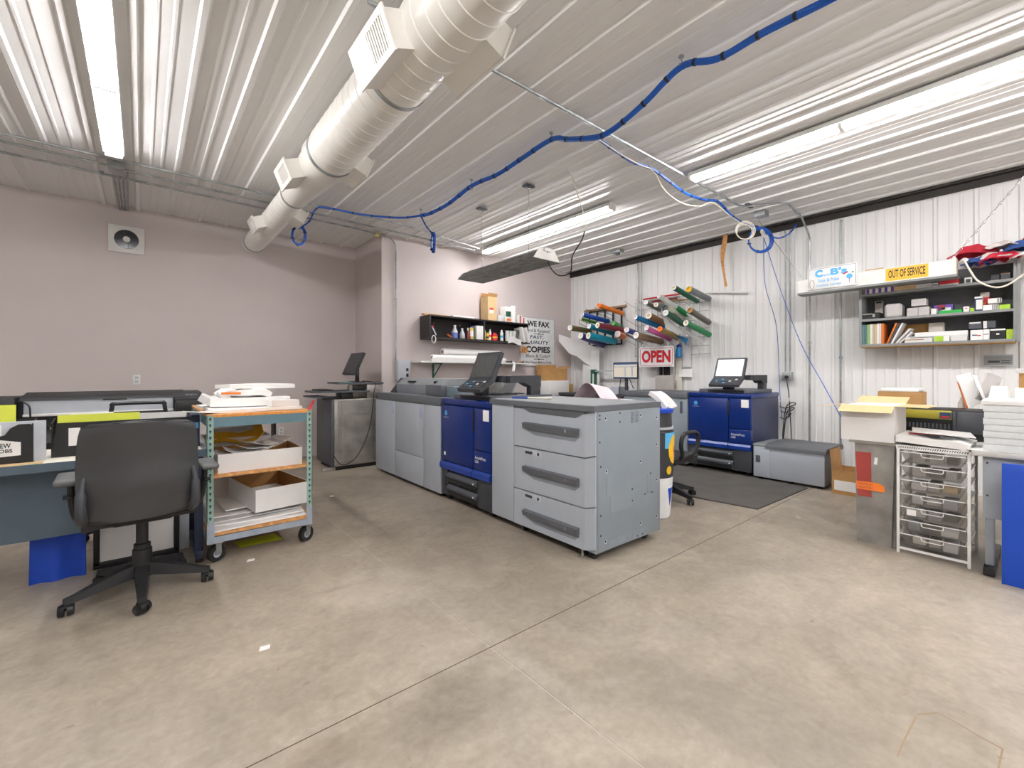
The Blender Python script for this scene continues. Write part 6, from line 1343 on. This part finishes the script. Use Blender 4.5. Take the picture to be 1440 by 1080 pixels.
bd.box(5.980, 5.983, sy0+e, sy1-e, sz1-e-.003, sz1-e); bd.box(5.980, 5.983, sy0+e, sy0+e+.003, sz0+.02, sz1-e); bd.box(5.980, 5.983, sy1-e-.003, sy1-e, sz0+.02, sz1-e); bd.build('border', 'charcoal2', t)
text('C', (5.9795, sy1-.075, sz0+.135), .075, .085, '-x', 'sky_blue', t, bold=.06); text('and', (5.9795, sy1-.155, sz0+.140), .06, .030, '-x', 'sky_blue', t, bold=.01); text("B's", (5.9795, sy1-.225, sz0+.140), .155, .080, '-x', 'sky_blue', t, bold=.05)
text('Soak & Poke', (5.9795, sy1-.105, sz0+.075), .20, .040, '-x', 'sky_blue', t, bold=.01); text('Outdoor Lounge', (5.9795, sy1-.085, sz0+.020), .24, .036, '-x', 'sky_blue', t, bold=.005)
MB().ring((5.980, sy1-.045, sz0+.06), .022, .0025, 'x', 16, 5, .052).build('surfboard', 'kraft', t)
gl = MB().lathe((5.9805, sy0+.07, sz0+.105), [(.028, 0), (.028, -.002)], 16, 'x').build('drink', 'sky_blue', t)
MB().box(5.979, 5.982, sy0+.068, sy0+.072, sz0+.04, sz0+.08).build('stem', 'charcoal2', t); MB().obox((5.980, sy0+.105, sz0+.145), (.002, .05, .014), (-.4, 0, 0)).build('umbrella', 'red', t); MB().obox((5.980, sy0+.04, sz0+.145), (.002, .02, .014), (.4, 0, 0)).build('leaf', 'green_tray', t)
one('wood_block', MB().box(6.05, 6.12, 1.10, 1.25, BZ1, BZ1+.02), 'pine', 'small wooden block lying on top of the hanging box', 'wood')
# ================================================================ bunting heap on top of the shelf unit
t = thing('bunting', 'crumpled red, white and blue bunting heaped on the shelf unit', 'flag', (6.3, .3, 2.3))
def fold(y0, y1, z0, h, x0, dx, m, ph, nm, n=22):
    def f(u, v):
        y = y1+(y0-y1)*u; env = math.sin(math.pi*min(1, max(0, u*.94+.03)))**.5
        return Vector((x0+dx*v+.025*math.sin(u*9+ph)+.012*math.sin(v*11+u*7), y+.03*math.sin(v*6+ph), z0+h*env*math.sin(math.pi*(.12+.80*v))+.014*math.sin(u*17+ph*2)*math.sin(v*8)))
    return MB().sheet(f, n, 12, .006).build(nm, m, t)
Z2 = 2.302
fold(.02, .52, Z2-.02, .10, 6.12, .30, 'flag_white', .3, 'white_fold'); fold(.30, .60, Z2+.055, .13, 6.17, .22, 'flag_red', 1.1, 'red_fold'); fold(-.15, .28, Z2+.02, .16, 6.14, .28, 'flag_blue', 2.2, 'blue_fold')
b2 = fold(.32, .50, Z2-.035, .07, 6.09, .16, 'flag_blue', .7, 'blue_fold'); fold(.16, .38, Z2-.03, .09, 6.08, .16, 'flag_red', 2.0, 'red_fold'); fold(-.20, .20, Z2-.03, .08, 6.07, .2, 'flag_white', 3.0, 'white_fold'); fold(-.10, .12, Z2+.11, .09, 6.14, .2, 'flag_red', 4.2, 'red_fold'); fold(.16, .34, Z2+.10, .07, 6.14, .2, 'flag_white', 5.0, 'white_fold')
def star(c, R, parent):
    pts = [(c[1]+R*(1 if k % 2 == 0 else .42)*math.sin(k*math.pi/5), c[2]+R*(1 if k % 2 == 0 else .42)*math.cos(k*math.pi/5)) for k in range(10)]
    MB().prism(pts, 'x', c[0]-.002, c[0]).build('star', 'flag_white', parent)
star((6.085, .48, Z2+.02), .022, b2); star((6.09, .02, Z2+.10), .022, b2); star((6.09, -.06, Z2+.04), .022, b2)
one('looped_rope', MB().tube([px(1356, 366, 6.05), px(1364, 380, 6.03), px(1374, 394, 6.0), px(1390, 402, 6.0), px(1405, 404, 6.0), px(1420, 399, 6.0), px(1436, 388, 6.0), px(1455, 374, 6.05), px(1470, 362, 6.1)], .008, 8, smooth=6), 'cream', 'white cord looping down from the bunting across the shelf unit', 'rope')
# ================================================================ worktables along the white wall side
t = thing('work_table', 'grey worktable with T-shaped steel leg and royal blue front panel', 'table', (4.3, -.3, 0))
MB().box(3.95, 4.48, -1.3, .290, .722, .752, .004).build('tabletop', 'table_top', t)
MB().box(3.99, 4.02, -1.2, .245, .34, .72).build('apron', 'table_grey', t)
l = MB(); l.box(4.00, 4.06, .195, .235, .05, .70, .004); l.build('leg', 'table_grey', t)
MB().box(3.93, 4.55, .19, .24, .005, .05, .004).build('foot', 'black', t); MB().box(4.06, 4.10, .198, .232, .05, .70).build('leg_inset', 'charcoal', t)
MB().box(4.0, 4.06, -1.15, -1.11, .0, .72).build('leg', 'table_grey', t)
MB().cyl((3.987, .225, .68), (3.992, .225, .68), .006, n=8).build('screw', 'charcoal', t); MB().cyl((3.987, .225, .48), (3.992, .225, .48), .006, n=8).build('screw', 'charcoal', t)
one('blue_board', MB().box(3.86, 3.875, -1.0, .16, .0, .705, .002), 'royal_panel', 'royal blue board standing in front of the grey worktable', 'board')
t = thing('back_table', 'plain pale table between the drawer rack and the white wall', 'table', (5.0, .55, 0))
MB().box(4.50, 5.40, .05, 1.02, .705, .735, .004).build('tabletop', 'table_top', t)
for x in (4.55, 5.35):
    for y in (.10, .97): MB().box(x-.02, x+.02, y-.02, y+.02, 0, .705).build('leg', 'table_grey', t)
# stack of foam sheets on the table
t = thing('foam_stack', 'thick stack of white foam sheets on the grey worktable', 'foam stack', (4.1, -.2, .752))
zz = .7525
for k in range(7):
    h = (.045, .04, .04, .038, .04, .04, .042)[k]
    MB().box(3.985+.004*(k % 2), 4.42+.004*(k % 3), -.45, .243-.004*(k % 2), zz, zz+h-.0015, .002).build('sheet', 'foam', t); zz += h
one('white_top_board', MB().box(3.975, 4.43, -.45, .250, zz, zz+.028, .003), 'paper', 'clean white board lying on the stack of foam sheets', 'board')
zz += .028
# paper reams and boxes on the board
one('paper_ream', MB().box(4.10, 4.30, -.20, .115, zz, zz+.075, .002), 'paper', 'stacked white paper reams on the clean white board', 'paper stack')
carton('brown_box', 'open brown carton on the paper reams at the white wall side', 4.14, 4.36, -.20, .10, zz+.075, zz+.165, 'kraft', 'kraft')
one('paper_ream', MB().box(4.10, 4.36, -.20, .112, zz+.168, zz+.195, .002), 'paper2', 'lilac paper pack lying across the brown carton', 'paper stack')
# documents behind
def leaf(label, pts, m='paper', name='document_stack', th=.03):
    P = [Vector(p) for p in pts]; n = (P[1]-P[0]).cross(P[3]-P[0]).normalized()*th
    one(name, MB().add(P+[p+n for p in P], [(3,2,1,0),(4,5,6,7),(1,5,4,0),(2,6,5,1),(3,7,6,2),(0,4,7,3)]), m, label, 'document', smooth=False)
t = thing('document_sorter', 'black wire sorter with fanned white documents behind the printer', 'sorter', (5.05, .42, .735))
MB().box(5.02, 5.30, .05, .62, .735, .93, .004).build('body', 'paper2', t)
leaf('broad white document leaning over in the sorter', (px(1364, 573, 5.0), px(1385, 566, 5.0), px(1364, 524, 5.05), px(1345, 529, 5.05)), 'paper', th=.012)
leaf('orange folder leaning behind the broad white document', (px(1360, 577, 5.04), px(1363, 577, 5.04), px(1349, 540, 5.09), px(1346, 537, 5.09)), 'book_orange', th=.03)
leaf('grey document pack leaning in the sorter beside the white one', (px(1385, 568, 4.98), px(1389, 568, 4.98), px(1376, 533, 5.03), px(1370, 533, 5.03)), 'paper2', th=.12)
leaf('thin document leaning the other way in the sorter', (px(1391, 568, 4.98), px(1396, 562, 4.98), px(1410, 531, 5.03), px(1405, 531, 5.03)), 'grey_box', th=.12)
leaf('fanned pale papers between the thin document and the reams', (px(1392, 570, 4.92), px(1421, 566, 4.92), px(1420, 549, 4.95), px(1398, 548, 4.95)), 'paper', th=.12)
one('glue_bottle', MB().lathe((5.06, px(1353, 575, 5.06).y, .93), [(.025, 0), (.025, .06), (.012, .09), (.010, .11)], 12), 'beige', 'small beige bottle in front of the leaning documents', 'bottle')
# printer on the back table
t = thing('office_printer', 'black and yellow open office printer behind the wire drawer rack', 'printer', (4.8, .45, .735))
MB().box(4.62, 5.0, .275, .78, .735, .955, .008).build('body', 'black', t)
MB().box(4.612, 4.625, .44, .72, .885, .950, .003).build('scan_lid', mat('mustard', '#a4982f', .5), t)
pn = MB().box(4.606, 4.613, .445, .505, .892, .938).build('control_pad', 'ink_blue', t); MB().box(4.604, 4.607, .452, .498, .898, .910).build('display', 'red', pn)
MB().box(4.60, 4.64, .415, .435, .74, .945, .003).build('edge', 'charcoal', t); MB().box(4.605, 4.63, .28, .415, .79, .945, .006).build('side_cover', 'charcoal2', t)
for k in range(12): MB().box(4.608, 4.614, .45+.022*k, .460+.022*k, .815, .850).build('slot', 'charcoal2', t)
MB().lathe((4.66, .70, .955), [(.03, 0), (.035, .02), (.02, .035)], 12).build('knob', 'mustard', t)
# white carton with flaps, standing on the steel plate and the rack corner
t = carton('white_carton', 'large white carton with open flaps standing above the steel plate', 4.00, 4.40, .665, .97, .745, 1.003, 'carton_white', 'kraft_light', (('-x', .10, 2.05), ('-y', .17, 1.60), ('+x', .17, 1.32), ('+y', .17, 1.75)))
MB().box(3.9985, 3.9995, .668, .968, .93, 1.0).build('grey_band', 'paper2', t)
MB().box(4.02, 4.38, .69, .94, .99, 1.0).build('contents', 'paper', t)
carton('kraft_box', 'open brown box with white packet on top behind the white carton', 5.03, 5.28, .66, .95, .735, 1.07, 'kraft', 'kraft')
one('white_packet', MB().box(5.04, 5.28, .68, .93, 1.07, 1.10, .006), 'paper', 'white packet lying on the open brown box', 'packet')
# steel plate leaning below the carton
t = thing('steel_plate', 'worn grey steel plate with red sheet and orange tape standing on the floor', 'metal plate', (4.07, .79, 0))
MB().prism([(.690, 0), (.885, 0), (.899, .72), (.672, .72)], 'x', 4.05, 4.085).build('plate', 'dirty_steel', t)
MB().prism([(.675, .0), (.690, .0), (.684, .71), (.669, .71)], 'x', 4.10, 4.13).build('edge_strip', 'dirty_steel', t)
MB().box(4.03, 4.42, .66, .93, .722, .744).build('top_strip', 'steel', t)
MB().prism([(.800, .335), (.880, .335), (.893, .655), (.803, .655)], 'x', 4.044, 4.050).build('red_sheet', 'red_sheet', t)
tp = MB().prism([(.725, .385), (.884, .385), (.887, .440), (.760, .445), (.725, .425)], 'x', 4.038, 4.044).build('caution_tape', 'orange', t)
text('CAUTION', (4.0372, .878, .418), .085, .016, '-x', 'red_sheet', tp, bold=.01); text('CAUTION', (4.0372, .878, .394), .085, .016, '-x', 'red_sheet', tp, bold=.01)
MB().obox((4.046, .775, .60), (.003, .018, .05), (.1, 0, 0)).build('white_tag', 'paper', t)
MB().box(4.15, 4.40, .69, .90, .0, .722).build('rear_post', 'white_paint', t)
# brown shipping carton by the low feeder
q = pz(1180, 687, 0)
t = carton('shipping_carton', 'brown shipping carton with white label on the floor by the low feeder', 5.45, 5.80, 1.02, 1.40, .0, .24, 'kraft', 'kraft', (('+y', .20, .1),))
MB().box(5.4485, 5.4495, 1.20, 1.38, .04, .14).build('shipping_label', 'paper', t)
one('power_strip', MB().obox((6.42, 1.30, .42), (.03, .05, .2), (0, 0, 0), .004), 'white_plastic', 'white outlet strip on the white wall behind the shipping carton', 'outlet')
one('extension_cord', MB().tube([(6.40, 1.30, .42), (6.2, 1.25, .38), (6.1, 1.22, .20), (6.0, 1.2, .1), (5.95, 1.18, .06), (5.9, 1.15, .01)], .008, 6, smooth=5), 'black', 'black cord hanging from the wall over the shipping carton', 'cord')
# ================================================================ wire drawer rack
RY0, RY1, RX0, RX1 = .303, .645, 4.0, 4.45
t = thing('drawer_rack', 'white steel rack with seven pull-out wire mesh drawers', 'drawer unit', (4.22, .47, 0))
for (x, y) in ((RX0, RY0), (RX0, RY1), (RX1, RY0), (RX1, RY1)): MB().box(x-.007, x+.007, y-.008, y+.008, 0, .735, .002).build('post', 'white_paint', t)
for x in (RX0, RX1): MB().box(x-.006, x+.006, RY0, RY1, .028, .042).build('rail', 'white_paint', t)
MB().box(RX0-.008, RX1+.008, RY0-.01, RY1+.01, .733, .739).build('top_plate', 'white_paint', t)
tg = MB().box(RX0-.010, RX0-.006, RY0-.01, RY1+.01, .712, .740).build('top_lip', 'white_paint', t)
for k in range(30): MB().obox((RX0-.0115, RY0+(k+.5)*(RY1-RY0)/30, .727), (.001, .004, .013), (.5, 0, 0)).build('slot', 'charcoal', tg)
rs = random.Random(3)
zd = [.62, .525, .43, .335, .245, .155, .06]
stuffs = (('white round bobbin and clips', 'paper'), ('white and grey cartons', 'paper2'), ('crumpled white packing', 'paper'), ('grey paper pads', 'paper2'), ('white cards', 'paper'), ('bundled white envelopes', 'paper'), ('flat beige folders', 'cream'))
order = ('top', 'second', 'third', 'fourth', 'fifth', 'sixth', 'lowest')
for i, z in enumerate(zd):
    dr = MB()
    y0, y1, x0, x1 = RY0+.016, RY1-.016, RX0-.004, RX1-.02; b = .022; h = .075
    B = [(x0+b, y0+b, z), (x1-.004, y0+b, z), (x1-.004, y1-b, z), (x0+b, y1-b, z)]; T = [(x0, y0, z+h), (x1, y0, z+h), (x1, y1, z+h), (x0, y1, z+h)]
    dr.add(B+T, [(0,1,2,3), (0,4,5,1), (1,5,6,2), (2,6,7,3), (3,7,4,0)])
    d = dr.build('drawer', 'wire_mesh', t, smooth=False)
    MB().tube([Vector(p) for p in T], .0035, 6, closed=True).build('rim_wire', 'white_paint', d)
    yc = (y0+y1)/2
    MB().tube([(x0+.001, yc+.055, z+h), (x0+.006, yc+.052, z+h-.022), (x0+.008, yc+.045, z+h-.028), (x0+.008, yc-.045, z+h-.028), (x0+.006, yc-.052, z+h-.022), (x0+.001, yc-.055, z+h)], .003, 6).build('handle', 'white_paint', d)
    for yy in (RY0+.006, RY1-.006): MB().box(RX0, RX1, yy-.004, yy+.004, z+h-.006, z+h+.004).build('runner', 'white_paint', t)
    ya_ = y0+.034
    for k in range(3):
        w = (y1-y0)*rs.uniform(.20, .30); hh = rs.uniform(.025, .062)
        m_ = ((stuffs[i][1], 'kraft_light', 'charcoal2', 'grey_box', 'paper2', 'beige', 'table_grey')[rs.randrange(7)])
        one('drawer_content', MB().obox((x0+rs.uniform(.11, .17), ya_+w/2, z+.004+hh/2), (rs.uniform(.12, .18), w-.012, hh), (0, 0, rs.uniform(-.06, .06)), .006), m_, ('pack beside the outer runner in the %s mesh drawer of the rack, worktable side', 'pack in the middle of the %s mesh drawer of the rack', 'pack in the %s mesh drawer of the rack, steel plate side')[k] % order[i], 'pack')
        ya_ += w
    if i == 4: MB().box(x0+.004, x0+.010, y1-.075, y1-.028, z+.022, z+.070).build('name_card', 'paper', d)
# papers on the rack
t = thing('wrapped_papers', 'plastic-wrapped white paper bundle on top of the drawer rack', 'paper stack', (4.2, .47, .739))
MB().sheet(lambda u, v: Vector((3.985+.42*v, .655-.36*u, .805-.018*u+.008*math.sin(u*9)*math.sin(v*5)-.02*max(0, u-.85)*4)), 16, 10, .044).build('bundle', 'paper', t)
one('glossy_sheets', MB().obox((4.20, .45, .826), (.32, .30, .006), (.05, 0, .15)), 'paper2', 'loose white sheets on the wrapped bundle over the drawer rack', 'paper')
one('red_ruler', MB().tube([(4.07, .60, .817), (4.12, .46, .817)], .004, 6), 'red', 'thin red stick lying on the wrapped paper bundle', 'stick')
one('grey_pen', MB().tube([(4.02, .44, .812), (4.03, .36, .806)], .006, 6), 'charcoal2', 'short grey pen on the wrapped paper bundle', 'pen')
one('flat_note', MB().obox((4.03, .27, .7545), (.13, .12, .003), (0, 0, .5)), 'paper', 'white note lying at the worktable corner beside the foam stack', 'paper')
